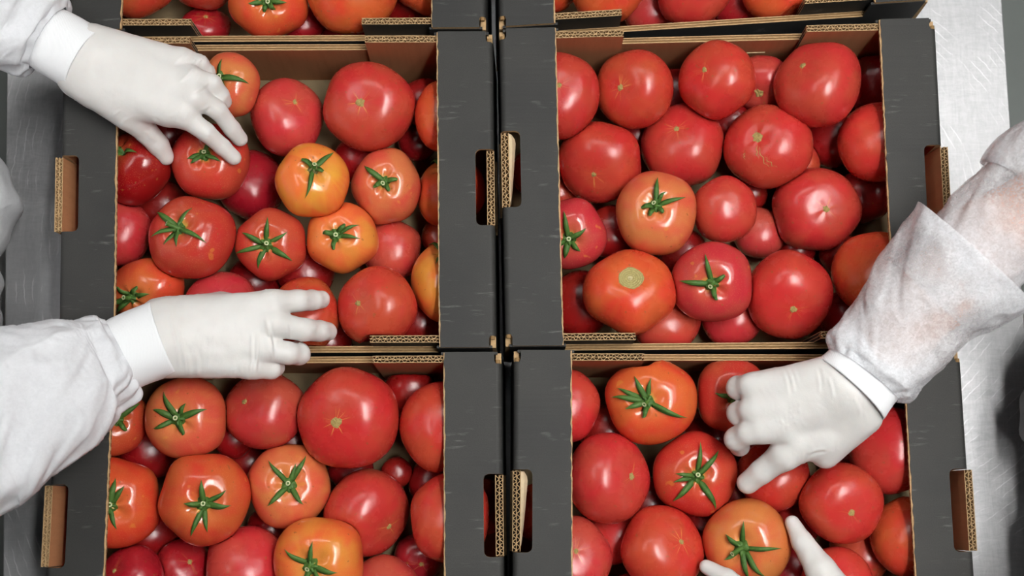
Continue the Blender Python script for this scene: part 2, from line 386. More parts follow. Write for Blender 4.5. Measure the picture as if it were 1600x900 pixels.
def corr_board(mb, L, t0, t1, z0, z1, face0, face1, axis, seed, ragged=0.0, waves=(0.0064, 0.0078)):
    """Upright double wall board running along one axis from L[0] to L[1], thickness t0..t1; open flutes on top.
    Liner faces face0 (at t0) and face1 (at t1); edge material index 2, core 3. axis 'u' or 'v' = running direction."""
    r = random.Random(seed)
    lt = 0.0007; tm = (t0+t1)/2
    P = (lambda l, t, z: (l, t, z)) if axis == 'u' else (lambda l, t, z: (t, l, z))
    n = 10; ls = np.linspace(L[0], L[1], n)
    def liner(ta, tb, fa, fb):
        zt = [z1 - (r.random()*ragged) for _ in ls]
        v = []
        for l, zz in zip(ls, zt): v += [P(l, ta, z0), P(l, tb, z0), P(l, tb, zz), P(l, ta, zz)]
        f, mi = [], []
        for i in range(n-1):
            k = 4*i
            f += [(k, k+3, k+7, k+4), (k+1, k+5, k+6, k+2), (k+3, k+2, k+6, k+7)]; mi += [fa, fb, 2]
        f += [(0, 1, 2, 3), (4*n-4, 4*n-1, 4*n-2, 4*n-3)]; mi += [2, 2]
        mb.add(v, f, mi)
    s = 1 if t1 > t0 else -1
    liner(t0, t0+s*lt, face0, 2); liner(tm-s*lt/2, tm+s*lt/2, 2, 2); liner(t1-s*lt, t1, 2, face1)
    # near-black core below the open flutes, their shade put into its colour
    for ta, tb in ((t0+s*lt, tm-s*lt/2), (tm+s*lt/2, t1-s*lt)):
        x0, x1 = L; y0, y1 = sorted((ta, tb))
        v = [P(x0,y0,z0),P(x1,y0,z0),P(x1,y1,z0),P(x0,y1,z0),P(x0,y0,z1-.012),P(x1,y0,z1-.012),P(x1,y1,z1-.012),P(x0,y1,z1-.012)]
        mb.add(v, [(0,3,2,1),(4,5,6,7),(0,1,5,4),(1,2,6,5),(2,3,7,6),(3,0,4,7)], 3)
    return s, lt, tm
def flute_mesh(L, t0, t1, z1, axis, seed, waves=(0.0064, 0.0078)):
    """The wavy paper between the liners, as one mesh."""
    r = random.Random(seed); mb = MB()
    s = 1 if t1 > t0 else -1; lt = 0.0007; tm = (t0+t1)/2
    P = (lambda l, t, z: (l, t, z)) if axis == 'u' else (lambda l, t, z: (t, l, z))
    for (ta, tb), wl in zip(((t0+s*lt, tm-s*lt/2), (tm+s*lt/2, t1-s*lt)), waves):
        mid, amp = (ta+tb)/2, abs(tb-ta)/2
        npts = max(8, int((L[1]-L[0])/wl*7)); ph = r.random()*6.28; v = []; th = 0.00032
        zt = z1-0.0006
        for i in range(npts+1):
            l = L[0]+(L[1]-L[0])*i/npts
            a = 2*math.pi*l/wl+ph+0.8*mnoise.noise((l*60, seed, 0)); w = math.sin(a); w = math.copysign(abs(w)**0.8, w)
            t = mid+amp*w*0.97; nl, nt_ = -math.cos(a)*amp*2*math.pi/wl, 1.0; nn = math.hypot(nl, nt_); nl, nt_ = nl/nn*th, nt_/nn*th
            dz = -0.0005*r.random()
            v += [P(l+nl, t+nt_, zt+dz), P(l-nl, t-nt_, zt+dz), P(l-nl, t-nt_, zt-0.013), P(l+nl, t+nt_, zt-0.013)]
        f = []
        for i in range(npts):
            k = 4*i; f += [(k, k+1, k+5, k+4), (k+1, k+2, k+6, k+5), (k+3, k, k+4, k+7)]
        mb.add(v, f, 0)
    return mb

BOX_ROOT = {}
def make_box(key, label, seed, vh, bulge, torn=()):
    Q = QUADS[key]; tl, tr, br_, bl = Q
    cen = sum(Q)/4
    root = tag(empty('cardboard_box', (cen[0], cen[1], TABLE_Z)), label, 'box', 'dark cardboard boxes of tomatoes on the table')
    W2, D2 = BW/2, BD/2
    def mp(u, v, z):
        s, t = (u+W2)/BW, (v+D2)/BD
        p = (bl*(1-s)+br_*s)*(1-t)+(tl*(1-s)+tr*s)*t
        return (p[0]-cen[0], p[1]-cen[1], z)
    mats = [M['brown'], M['dark'], M['edge'], M['core'], M['edge_dull'], M['base'], M['torn']]
    H, WT = BH, 0.0072
    q = MB(); q.box(-W2+.004, W2-.004, -D2+.002, D2-.002, 0.0, 0.006, 5); q.build('base_panel', mats, root, mp)
    # long walls: low in the middle, full height beside the end flaps
    zl = H-0.040
    for sgn in (-1, 1):
        q = MB(); o = sgn*D2; lay = [0.0, 0.0011, 0.0031, 0.0041, 0.0061, WT]
        for k in range(5):
            a0, a1 = o-sgn*lay[k], o-sgn*lay[k+1]
            y0, y1 = min(a0, a1), max(a0, a1)
            liner = k % 2 == 0
            zt = zl if liner else zl-0.0016
            me_, mtop = (2, 2) if liner else (4, 4)
            out = 1 if k == 0 else me_; inn = 0 if k == 4 else me_
            faces = [me_, mtop, (inn if sgn > 0 else out), me_, (out if sgn > 0 else inn), me_]
            n = 14; us = np.linspace(-W2+.004, W2-.004, n+1)
            for i in range(n):
                dz = -0.0007*random.random()
                if liner: q.box(us[i], us[i+1], y0, y1, 0.002, zt+dz*0.4, faces)
                else: q.box(us[i], us[i+1], y0, y1, 0.002, zt+dz, faces)
        for e in (-1, 1):    # shoulders under the flaps
            x0, x1 = sorted((e*(W2-.004), e*(W2-FLAP-.004)))
            y0, y1 = sorted((o, o-sgn*0.0028)); q.box(x0, x1, y0, y1, zl-.002, H-.0046, [1, 1, 1, 1, 1, 1])
        q.build('long_wall', mats, root, mp)
    # corner tabs: taller than the wall, folded in from the end walls
    for e in (-1, 1):
        for sgn in (-1, 1):
            q = MB(); u_in = e*(W2-FLAP-0.080+0.004*random.uniform(-1, 1)); u_out = e*(W2-0.012)
            t_out = sgn*(D2-WT-0.0006); t_in = t_out-sgn*0.0078
            L = tuple(sorted((u_in, u_out)))
            zt = H-0.0048
            sd = seed*10+e+2*sgn+5
            lean = -(0.0043 if sgn > 0 else 0.0014)*sgn
            fm = lambda u, v, z: mp(u, v-lean*(z/BH)**1.0, z)
            corr_board(q, L, t_out, t_in, 0.008, zt, 1, 0, 'u', sd, 0.0008)
            tab = q.build('corner_tab', mats, root, fm)
            fl = flute_mesh(L, t_out, t_in, zt, 'u', sd).build('fluting', [M['edge']], tab, fm); fl['kind'] = 'stuff'
    # end walls with the hand hole, fold, flap and lip
    for ei, e in enumerate((-1, 1)):
        hv = vh[ei]; h0, h1 = hv-0.0435, hv+0.0435
        nz = (0.014, 0.013)[ei]
        q = MB()
        def seg(v0, v1, z1, fold):
            x0, x1 = sorted((e*W2, e*(W2-0.006)))
            q.box(x0, x1, v0, v1, 0.0, z1, [1, 2, 2, (1 if e > 0 else 0), 2, (0 if e > 0 else 1)])
            if fold:
                R = 0.006; pr = []
                for k in range(7):
                    a = k/6*math.pi/2; pr.append((e*(W2-R+R*math.cos(a)), H-R+R*math.sin(a)))
                v = [(x, v0, z) for x, z in pr]+[(x, v1, z) for x, z in pr]+[(e*(W2-R), v0, H-R), (e*(W2-R), v1, H-R)]
                f = [(k, k+1, 8+k, 7+k) for k in range(6)]+[tuple(range(7))+(14,), tuple(range(7, 14))+(15,)]
                q.add(v, f, [1]*6+[2, 2])
        vn0, vn1 = -D2+0.013, D2-0.013
        seg(-D2+.001, vn0, H-0.010, False); seg(vn1, D2-.001, H-0.010, False)
        seg(vn0, h0, H-0.006, True); seg(h1, vn1, H-0.006, True); seg(h0, h1, H-0.052, False)
        ew = q.build('end_wall', mats, root, lambda u, v, z: mp(u+e*((0.0050 if 'upper' in key else 0.0033) if z < 0.1 else 0), v, z))
        for vv, s in ((vn0, -1), (vn1, 1)):   # rolled ends of the fold
            q = MB(); ring = [(e*(W2-.0035)+.0026*math.cos(a), H-.0032+.0026*math.sin(a)) for a in np.linspace(0, 2*math.pi, 11)[:-1]]
            v0, v1 = vv, vv+s*0.004
            q.add([(x, v0, z) for x, z in ring]+[(x, v1, z) for x, z in ring], [tuple(range(10)), tuple(range(10, 20))]+[(i, (i+1) % 10, 10+(i+1) % 10, 10+i) for i in range(10)], 4)
            q.build('fold_end', mats, ew, mp)
        # flap
        ui, uo = W2-FLAP, W2-0.006
        hr = 0.006; hu = uo-0.0145
        def arc(cx, cy, a0, a1): return [(cx+hr*math.cos(a), cy+hr*math.sin(a)) for a in np.linspace(a0, a1, 6)]
        pi = math.pi
        pts = [(ui, -D2+.0005), (uo-.0015, -D2+.0005), (uo-.0015, vn0-.003), (uo, vn0), (uo, h0)]
        pts += arc(hu+hr, h0+hr, 1.5*pi, pi)[0:] if True else []
        pts += arc(hu+hr, h1-hr, pi, 0.5*pi)
        pts += [(uo, h1), (uo, vn1), (uo-.0015, vn1+.003), (uo-.0015, D2-.0005), (ui, D2-.0005)]
        # ragged inner edge
        rv = np.linspace(D2-.0005, -D2+.0005, 60)[1:-1]
        pts += [(ui+0.0006*random.uniform(-1, 1)*(1+1.5*(random.random() < .08)), v) for v in rv]
        pts = [(e*x, y) for x, y in pts]
        q = MB(); sag = lambda u, v, z: mp(u, v, z+0.0008*math.sin(v*23+seed)-0.0010*(1-abs(abs(u)-W2)/FLAP)*0)
        if e < 0: pts = pts[::-1]
        q.prism(pts, H-0.0045, H, 1, 2)
        fl = q.build('top_flap', mats, root, mp)
        # raw brown edge along the flap
        q = MB(); n = 90; vs_ = np.linspace(-D2+.001, D2-.001, n+1)
        for i in range(n):
            j = 0.0005*random.random(); x0, x1 = sorted((e*(ui+.0006), e*(ui-0.0011-j)))
            q.box(x0, x1, vs_[i], vs_[i+1], H-.0045, H-0.0006-0.0006*random.random(), [2, 2, 2, (4 if i % 2 else 2), 2, (4 if i % 2 else 2)])
        q.build('raw_edge', mats, fl, mp)
        # lip of board standing in the hand hole
        bo = bulge[ei]; t_out = e*(W2+bo); t_in = e*(W2+bo-0.0085)
        q = MB(); sd = seed*10+7+ei
        L = (h0+.001, h1-.001)
        lf = lambda u, v, z: mp(u-e*(bo-0.0005)*max(0.0, min(1.0, (H-0.006-z)/0.05)), v, z)
        corr_board(q, L, t_in, t_out, H-0.058, H-0.0045, 0, 1, 'v', sd, 0.0006)
        lp = q.build('handle_lip', mats, root, lf)
        f2 = flute_mesh(L, t_in, t_out, H-.0045, 'v', sd, (0.0078, 0.0060)).build('fluting', [M['edge']], lp, lf); f2['kind'] = 'stuff'
        if ei in torn:     # peeled liner curling away from the lip
            v, f = [], []
            n = 16; s = -e
            for i in range(n+1):
                t = i/n; vv = h1-0.002-t*0.078
                wd = 0.0075*math.sin(min(1.0, t*6+.25)*math.pi/2)*(1-t)**0.8+0.0004
                for k, w_ in enumerate((0.0, 0.5, 1.0)):
                    v.append((t_in+s*wd*w_, vv, H-0.0045-0.010*w_*w_*(0.6+t)))
            for i in range(n):
                for k in range(2): a_ = 3*i+k; f.append((a_, a_+1, a_+4, a_+3))
            q = MB(); q.add(v, f, 6); pl = q.build('peeled_paper', mats, lp, mp)
            so = pl.modifiers.new('thick', 'SOLIDIFY'); so.thickness = 0.0005
    if key == 'middle right':     # wire staples in the back wall
        for sx_, ln in ((1033, 0.0125), (1193, 0.027)):
            uu = (sx_-780)/(1462-780)*BW-W2+.012*(sx_-1120)/340
            q = MB(); q.box(uu-ln/2, uu+ln/2, D2-WT-.0012, D2-WT-.0002, H-.0790, H-.0778); q.build('staple', [M['staple']], root, mp)
    BOX_ROOT[key] = root
    return root

def hv(key, py_l, py_r):
    out = []
    for k, (i, j, py) in enumerate(((0, 3, py_l), (1, 2, py_r))):
        a, b2 = QUADS[key][i], QUADS[key][j]
        y = rim(100 if k == 0 else 1480, py)[1]; t = (y-a[1])/(b2[1]-a[1]); out.append(BD/2-t*BD)
    return out
BOXES = [
    ('upper left', 'dark cardboard tomato box behind the middle left one, cut off by the top edge', [0, 0], (.003, .001), ()),
    ('upper right', 'dark cardboard tomato box behind the middle right one, cut off by the top edge', [0, 0], (.001, .003), ()),
    ('middle left', 'dark cardboard tomato box with two gloved hands of the left worker over it', hv('middle left', 302, 292), (.0075, .0005), ()),
    ('middle right', 'dark cardboard tomato box with no glove in it, a sleeve crossing its corner', hv('middle right', 264, 287), (.0005, .0075), (0,)),
    ('lower left', 'dark cardboard tomato box in front on the left, below the left worker\'s hands', hv('lower left', 822, 805), (.0065, .0005), ()),
    ('lower right', 'dark cardboard tomato box in front with the right worker\'s gloved hands in it', hv('lower right', 798, 797), (.0005, .0055), (0,)),
]
for i, (k, lab, vh, bu, tn) in enumerate(BOXES): make_box(k, lab, i+1, vh, bu, tn)

# ------------------------------------------------------------------ tomatoes
COLS = {
    'red': (0.50, 0.042, 0.032), 'deep': (0.27, 0.009, 0.010), 'pink': (0.50, 0.045, 0.045), 'crim': (0.34, 0.012, 0.020),  # deep: dark red, darkened further to paint gap shade on low tomatoes
    'ored': (0.60, 0.078, 0.030), 'orange': (0.72, 0.205, 0.045), 'salmon': (0.62, 0.120, 0.058), 'brick': (0.50, 0.058, 0.030),
}
# centre x, y, half width, half height (photo pixels), colour, visible end (c calyx, b blossom scar, d dry stem scar, n none), that end x, y,
# depth of centre below rim (cm), label, sepal tips relative to the end (px)
TOM = {
'middle left': [
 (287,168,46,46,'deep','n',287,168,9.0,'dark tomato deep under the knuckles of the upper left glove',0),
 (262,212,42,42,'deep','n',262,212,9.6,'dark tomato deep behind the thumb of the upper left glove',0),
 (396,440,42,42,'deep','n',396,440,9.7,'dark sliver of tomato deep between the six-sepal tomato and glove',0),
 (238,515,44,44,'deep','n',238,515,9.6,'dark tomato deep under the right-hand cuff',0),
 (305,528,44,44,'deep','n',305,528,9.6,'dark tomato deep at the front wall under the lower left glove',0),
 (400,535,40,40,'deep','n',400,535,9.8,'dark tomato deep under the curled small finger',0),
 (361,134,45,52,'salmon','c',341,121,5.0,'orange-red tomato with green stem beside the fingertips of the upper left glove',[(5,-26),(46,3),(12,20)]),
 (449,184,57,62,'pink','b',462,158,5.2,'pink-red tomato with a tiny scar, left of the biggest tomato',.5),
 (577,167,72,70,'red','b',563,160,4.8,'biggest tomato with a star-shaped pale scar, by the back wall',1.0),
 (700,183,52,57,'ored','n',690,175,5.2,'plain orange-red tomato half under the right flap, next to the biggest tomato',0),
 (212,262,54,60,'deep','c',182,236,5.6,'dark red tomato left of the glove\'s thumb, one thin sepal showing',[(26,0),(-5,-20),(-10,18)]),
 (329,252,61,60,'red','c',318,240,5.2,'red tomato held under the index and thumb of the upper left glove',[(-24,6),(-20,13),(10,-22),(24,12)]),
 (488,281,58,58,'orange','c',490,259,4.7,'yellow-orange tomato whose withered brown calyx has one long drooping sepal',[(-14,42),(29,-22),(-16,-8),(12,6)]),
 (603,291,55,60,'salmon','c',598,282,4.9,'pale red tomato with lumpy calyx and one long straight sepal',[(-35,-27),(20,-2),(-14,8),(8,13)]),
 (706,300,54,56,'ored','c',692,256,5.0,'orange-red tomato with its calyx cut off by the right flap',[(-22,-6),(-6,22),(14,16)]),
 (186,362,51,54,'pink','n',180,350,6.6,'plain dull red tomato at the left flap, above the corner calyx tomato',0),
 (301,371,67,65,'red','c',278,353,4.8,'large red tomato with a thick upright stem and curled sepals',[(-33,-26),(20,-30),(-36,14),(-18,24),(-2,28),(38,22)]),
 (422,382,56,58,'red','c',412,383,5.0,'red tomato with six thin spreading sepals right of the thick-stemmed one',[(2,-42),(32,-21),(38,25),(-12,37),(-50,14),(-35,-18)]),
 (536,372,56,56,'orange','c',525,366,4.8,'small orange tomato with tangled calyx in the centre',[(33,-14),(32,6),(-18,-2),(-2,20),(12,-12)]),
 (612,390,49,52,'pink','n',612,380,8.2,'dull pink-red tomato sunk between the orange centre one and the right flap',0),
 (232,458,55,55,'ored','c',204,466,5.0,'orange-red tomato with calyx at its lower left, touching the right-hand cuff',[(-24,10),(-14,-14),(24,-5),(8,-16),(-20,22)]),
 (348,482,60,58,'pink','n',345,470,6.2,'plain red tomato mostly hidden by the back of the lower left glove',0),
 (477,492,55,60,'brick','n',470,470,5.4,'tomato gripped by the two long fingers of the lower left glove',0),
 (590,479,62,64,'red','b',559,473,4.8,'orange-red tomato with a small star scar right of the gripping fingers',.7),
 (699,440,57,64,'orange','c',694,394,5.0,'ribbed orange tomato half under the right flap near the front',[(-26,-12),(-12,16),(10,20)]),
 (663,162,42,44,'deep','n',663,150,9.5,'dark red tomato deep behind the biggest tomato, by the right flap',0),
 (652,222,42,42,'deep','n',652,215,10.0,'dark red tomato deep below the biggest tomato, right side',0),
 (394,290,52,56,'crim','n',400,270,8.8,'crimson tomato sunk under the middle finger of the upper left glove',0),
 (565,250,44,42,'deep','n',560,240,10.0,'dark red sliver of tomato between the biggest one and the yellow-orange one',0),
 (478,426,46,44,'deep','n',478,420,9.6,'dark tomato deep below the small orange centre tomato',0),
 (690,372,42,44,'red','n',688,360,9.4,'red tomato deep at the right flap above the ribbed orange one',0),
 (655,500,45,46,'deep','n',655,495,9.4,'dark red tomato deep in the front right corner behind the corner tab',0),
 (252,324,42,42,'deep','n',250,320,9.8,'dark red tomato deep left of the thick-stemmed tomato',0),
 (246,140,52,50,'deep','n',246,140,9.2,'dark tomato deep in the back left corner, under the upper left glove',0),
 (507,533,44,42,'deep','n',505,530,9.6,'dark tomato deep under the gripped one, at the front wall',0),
],
'middle right': [
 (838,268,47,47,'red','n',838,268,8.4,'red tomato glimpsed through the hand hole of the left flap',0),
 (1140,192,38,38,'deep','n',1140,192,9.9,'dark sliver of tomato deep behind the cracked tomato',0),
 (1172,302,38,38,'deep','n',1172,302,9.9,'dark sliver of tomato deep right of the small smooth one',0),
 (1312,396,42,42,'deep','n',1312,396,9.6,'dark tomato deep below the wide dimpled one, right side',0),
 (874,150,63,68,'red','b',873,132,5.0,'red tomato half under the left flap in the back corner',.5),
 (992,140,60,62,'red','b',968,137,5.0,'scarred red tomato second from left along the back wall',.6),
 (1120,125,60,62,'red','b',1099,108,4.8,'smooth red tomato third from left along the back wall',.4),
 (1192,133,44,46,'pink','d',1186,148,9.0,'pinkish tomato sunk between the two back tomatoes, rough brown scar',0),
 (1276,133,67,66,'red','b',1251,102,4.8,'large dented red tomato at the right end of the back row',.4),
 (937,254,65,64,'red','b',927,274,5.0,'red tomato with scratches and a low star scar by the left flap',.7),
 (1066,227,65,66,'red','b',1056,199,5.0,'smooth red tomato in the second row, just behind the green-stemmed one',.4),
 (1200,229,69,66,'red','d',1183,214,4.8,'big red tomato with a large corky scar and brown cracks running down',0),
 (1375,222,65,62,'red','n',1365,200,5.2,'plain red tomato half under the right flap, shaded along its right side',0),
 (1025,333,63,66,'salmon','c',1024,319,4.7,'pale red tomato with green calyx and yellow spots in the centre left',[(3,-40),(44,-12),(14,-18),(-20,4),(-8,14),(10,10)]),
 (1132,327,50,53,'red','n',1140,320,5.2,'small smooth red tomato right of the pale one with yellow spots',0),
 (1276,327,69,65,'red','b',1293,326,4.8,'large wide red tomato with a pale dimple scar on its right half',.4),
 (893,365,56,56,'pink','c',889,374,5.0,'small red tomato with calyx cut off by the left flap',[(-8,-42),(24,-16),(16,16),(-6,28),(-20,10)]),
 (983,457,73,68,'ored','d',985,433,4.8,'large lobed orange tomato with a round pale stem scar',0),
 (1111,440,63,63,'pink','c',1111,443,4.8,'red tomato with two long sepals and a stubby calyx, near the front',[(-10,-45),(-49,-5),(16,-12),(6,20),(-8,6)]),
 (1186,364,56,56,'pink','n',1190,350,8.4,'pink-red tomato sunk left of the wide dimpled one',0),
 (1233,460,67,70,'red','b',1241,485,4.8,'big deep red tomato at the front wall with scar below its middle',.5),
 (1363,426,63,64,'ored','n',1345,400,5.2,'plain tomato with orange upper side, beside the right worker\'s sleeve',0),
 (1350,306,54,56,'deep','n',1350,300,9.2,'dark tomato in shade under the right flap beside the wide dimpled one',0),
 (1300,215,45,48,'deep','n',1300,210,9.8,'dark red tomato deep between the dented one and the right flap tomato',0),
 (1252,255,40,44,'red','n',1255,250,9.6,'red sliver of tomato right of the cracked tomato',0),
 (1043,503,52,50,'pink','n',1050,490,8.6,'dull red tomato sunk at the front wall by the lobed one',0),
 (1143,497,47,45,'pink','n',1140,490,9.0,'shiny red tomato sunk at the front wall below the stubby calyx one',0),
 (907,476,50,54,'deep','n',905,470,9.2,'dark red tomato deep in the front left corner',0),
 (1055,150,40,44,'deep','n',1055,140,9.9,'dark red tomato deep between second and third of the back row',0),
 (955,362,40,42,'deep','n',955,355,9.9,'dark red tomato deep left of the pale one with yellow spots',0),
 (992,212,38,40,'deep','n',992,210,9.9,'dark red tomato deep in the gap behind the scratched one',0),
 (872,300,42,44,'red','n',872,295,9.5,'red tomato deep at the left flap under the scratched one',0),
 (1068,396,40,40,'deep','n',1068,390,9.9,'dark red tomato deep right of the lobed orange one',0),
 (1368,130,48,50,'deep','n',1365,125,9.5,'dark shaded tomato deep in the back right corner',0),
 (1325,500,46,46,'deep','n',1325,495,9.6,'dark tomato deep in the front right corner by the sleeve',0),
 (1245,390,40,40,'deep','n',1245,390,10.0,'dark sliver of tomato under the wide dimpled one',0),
],
'lower left': [
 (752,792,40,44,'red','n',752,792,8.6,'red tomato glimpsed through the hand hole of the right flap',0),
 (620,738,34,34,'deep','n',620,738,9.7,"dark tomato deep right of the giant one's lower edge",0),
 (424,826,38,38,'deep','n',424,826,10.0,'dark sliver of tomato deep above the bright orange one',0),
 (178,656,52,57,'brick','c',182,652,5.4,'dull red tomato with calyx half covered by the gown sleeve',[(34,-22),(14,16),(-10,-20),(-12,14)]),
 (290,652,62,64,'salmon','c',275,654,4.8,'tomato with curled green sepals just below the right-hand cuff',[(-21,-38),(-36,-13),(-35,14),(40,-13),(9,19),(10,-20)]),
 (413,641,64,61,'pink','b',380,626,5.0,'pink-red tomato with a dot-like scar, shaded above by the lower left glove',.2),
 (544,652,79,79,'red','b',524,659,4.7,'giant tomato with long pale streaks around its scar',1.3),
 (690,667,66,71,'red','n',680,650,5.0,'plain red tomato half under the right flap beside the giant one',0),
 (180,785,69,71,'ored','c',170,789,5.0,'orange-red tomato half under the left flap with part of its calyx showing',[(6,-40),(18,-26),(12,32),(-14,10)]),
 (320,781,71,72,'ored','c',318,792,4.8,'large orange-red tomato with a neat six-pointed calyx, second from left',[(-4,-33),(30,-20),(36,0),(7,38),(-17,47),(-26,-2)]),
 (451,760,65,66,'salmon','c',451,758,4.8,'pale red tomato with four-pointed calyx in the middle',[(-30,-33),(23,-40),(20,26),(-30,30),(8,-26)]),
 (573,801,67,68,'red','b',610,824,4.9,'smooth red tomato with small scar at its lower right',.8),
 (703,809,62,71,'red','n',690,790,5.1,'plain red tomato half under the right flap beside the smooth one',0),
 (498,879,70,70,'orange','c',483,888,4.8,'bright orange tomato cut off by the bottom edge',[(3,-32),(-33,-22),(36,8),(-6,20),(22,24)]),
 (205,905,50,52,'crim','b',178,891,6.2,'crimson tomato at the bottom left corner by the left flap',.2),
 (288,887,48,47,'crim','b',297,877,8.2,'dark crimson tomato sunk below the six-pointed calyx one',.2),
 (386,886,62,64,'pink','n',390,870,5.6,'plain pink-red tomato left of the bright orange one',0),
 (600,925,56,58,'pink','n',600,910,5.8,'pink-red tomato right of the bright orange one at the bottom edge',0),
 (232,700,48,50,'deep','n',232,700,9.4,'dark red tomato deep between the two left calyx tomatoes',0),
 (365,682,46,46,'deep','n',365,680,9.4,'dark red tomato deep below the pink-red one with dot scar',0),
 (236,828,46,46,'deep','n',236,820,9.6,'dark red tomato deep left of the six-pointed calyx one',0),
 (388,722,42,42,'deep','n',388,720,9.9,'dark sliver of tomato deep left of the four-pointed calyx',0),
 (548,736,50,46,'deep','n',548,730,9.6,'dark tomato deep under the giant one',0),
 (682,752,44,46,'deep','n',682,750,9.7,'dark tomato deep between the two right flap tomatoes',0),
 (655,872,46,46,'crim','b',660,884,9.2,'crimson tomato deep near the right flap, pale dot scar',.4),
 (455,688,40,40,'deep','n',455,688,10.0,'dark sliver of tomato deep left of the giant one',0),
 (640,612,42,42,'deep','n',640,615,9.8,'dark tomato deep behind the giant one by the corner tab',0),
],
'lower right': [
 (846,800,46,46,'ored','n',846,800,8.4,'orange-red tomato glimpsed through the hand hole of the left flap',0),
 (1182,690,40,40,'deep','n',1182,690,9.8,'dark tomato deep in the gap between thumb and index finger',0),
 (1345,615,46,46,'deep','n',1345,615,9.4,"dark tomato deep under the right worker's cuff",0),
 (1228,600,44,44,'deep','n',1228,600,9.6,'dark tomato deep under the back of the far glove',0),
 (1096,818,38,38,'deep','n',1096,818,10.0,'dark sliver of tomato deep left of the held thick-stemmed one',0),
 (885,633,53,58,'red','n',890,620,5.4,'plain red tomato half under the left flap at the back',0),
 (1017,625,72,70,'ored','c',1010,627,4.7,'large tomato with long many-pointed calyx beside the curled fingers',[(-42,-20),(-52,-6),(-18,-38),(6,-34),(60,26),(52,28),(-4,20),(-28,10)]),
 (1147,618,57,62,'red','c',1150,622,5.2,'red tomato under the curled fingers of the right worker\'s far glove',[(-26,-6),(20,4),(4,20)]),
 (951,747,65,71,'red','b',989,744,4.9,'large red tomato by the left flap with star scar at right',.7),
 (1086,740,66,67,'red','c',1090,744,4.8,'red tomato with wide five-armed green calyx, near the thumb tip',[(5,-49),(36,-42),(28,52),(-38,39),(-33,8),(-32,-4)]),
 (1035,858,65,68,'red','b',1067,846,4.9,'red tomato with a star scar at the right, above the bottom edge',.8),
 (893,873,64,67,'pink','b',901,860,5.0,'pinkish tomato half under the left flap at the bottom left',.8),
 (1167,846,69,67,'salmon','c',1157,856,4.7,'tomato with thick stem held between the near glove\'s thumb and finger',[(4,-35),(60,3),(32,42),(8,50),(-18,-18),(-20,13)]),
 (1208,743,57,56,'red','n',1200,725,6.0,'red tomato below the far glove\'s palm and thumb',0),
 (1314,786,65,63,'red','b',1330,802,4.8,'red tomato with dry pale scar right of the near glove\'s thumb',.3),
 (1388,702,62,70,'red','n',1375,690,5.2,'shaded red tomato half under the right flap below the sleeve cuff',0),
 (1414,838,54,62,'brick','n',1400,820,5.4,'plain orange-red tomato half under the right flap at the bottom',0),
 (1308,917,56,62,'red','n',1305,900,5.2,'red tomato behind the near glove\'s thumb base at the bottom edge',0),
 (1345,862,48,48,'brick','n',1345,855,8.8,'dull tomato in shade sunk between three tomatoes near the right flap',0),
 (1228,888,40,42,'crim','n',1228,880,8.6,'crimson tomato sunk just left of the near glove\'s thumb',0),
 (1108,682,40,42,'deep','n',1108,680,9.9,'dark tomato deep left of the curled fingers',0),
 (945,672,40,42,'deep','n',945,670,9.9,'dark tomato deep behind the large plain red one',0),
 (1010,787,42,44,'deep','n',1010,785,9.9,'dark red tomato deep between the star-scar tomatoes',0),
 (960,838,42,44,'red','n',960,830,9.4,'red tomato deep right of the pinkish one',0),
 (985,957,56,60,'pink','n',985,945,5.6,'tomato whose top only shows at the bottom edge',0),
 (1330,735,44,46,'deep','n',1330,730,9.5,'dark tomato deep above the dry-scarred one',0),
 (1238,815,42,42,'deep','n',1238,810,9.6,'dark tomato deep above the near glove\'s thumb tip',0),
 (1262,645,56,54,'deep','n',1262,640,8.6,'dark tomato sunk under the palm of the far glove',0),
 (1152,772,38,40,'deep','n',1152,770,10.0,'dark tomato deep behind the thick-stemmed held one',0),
],
'upper left': [
 (213,-34,60,62,'brick','n',213,-40,5.2,'orange-red tomato in the front left corner behind the glove',0),
 (321,43,52,42,'crim','b',323,21,8.6,'crimson tomato sunk at the front wall, behind the upper left glove',.3),
 (318,-41,56,56,'red','n',318,-40,5.2,'red tomato second from left, only its lower edge in the picture',0),
 (419,0,62,62,'ored','c',416,1,4.8,'orange-red tomato with calyx at the top edge of the picture',[(26,2),(-26,3),(-4,14),(10,12),(2,-24)]),
 (550,-18,72,70,'ored','n',548,-25,4.9,'large plain orange-red tomato at the top edge',0),
 (668,-32,56,57,'ored','n',665,-35,5.1,'orange tomato half under the right flap at the top edge',0),
 (474,38,42,36,'crim','n',474,34,9.4,'crimson tomato sunk at the front wall right of the calyx one',0),
 (540,36,46,34,'crim','n',540,34,9.6,'dark crimson tomato sunk under the large plain one',0),
 (635,4,44,44,'deep','n',635,2,9.4,'dark red tomato deep between the two right ones',0),
],
'upper right': [
 (853,-36,56,56,'ored','n',853,-40,5.2,'orange-red tomato half under the left flap at the top edge',0),
 (950,-25,62,62,'ored','n',950,-30,5.0,'wide orange-red tomato second from left at the top edge',0),
 (1083,-22,60,62,'red','n',1083,-30,5.0,'red tomato in the middle of the front row at the top edge',0),
 (1016,16,44,40,'pink','n',1018,10,8.8,'pinkish tomato sunk between the two middle ones',0),
 (1155,8,46,42,'crim','n',1155,5,9.4,'crimson tomato sunk right of the middle one',0),
 (1215,-22,57,57,'ored','n',1215,-30,5.2,'orange-red tomato by the right corner tab at the top edge',0),
 (1100,34,40,30,'deep','n',1100,30,9.9,'dark sliver of tomato low at the front wall',0),
],
}
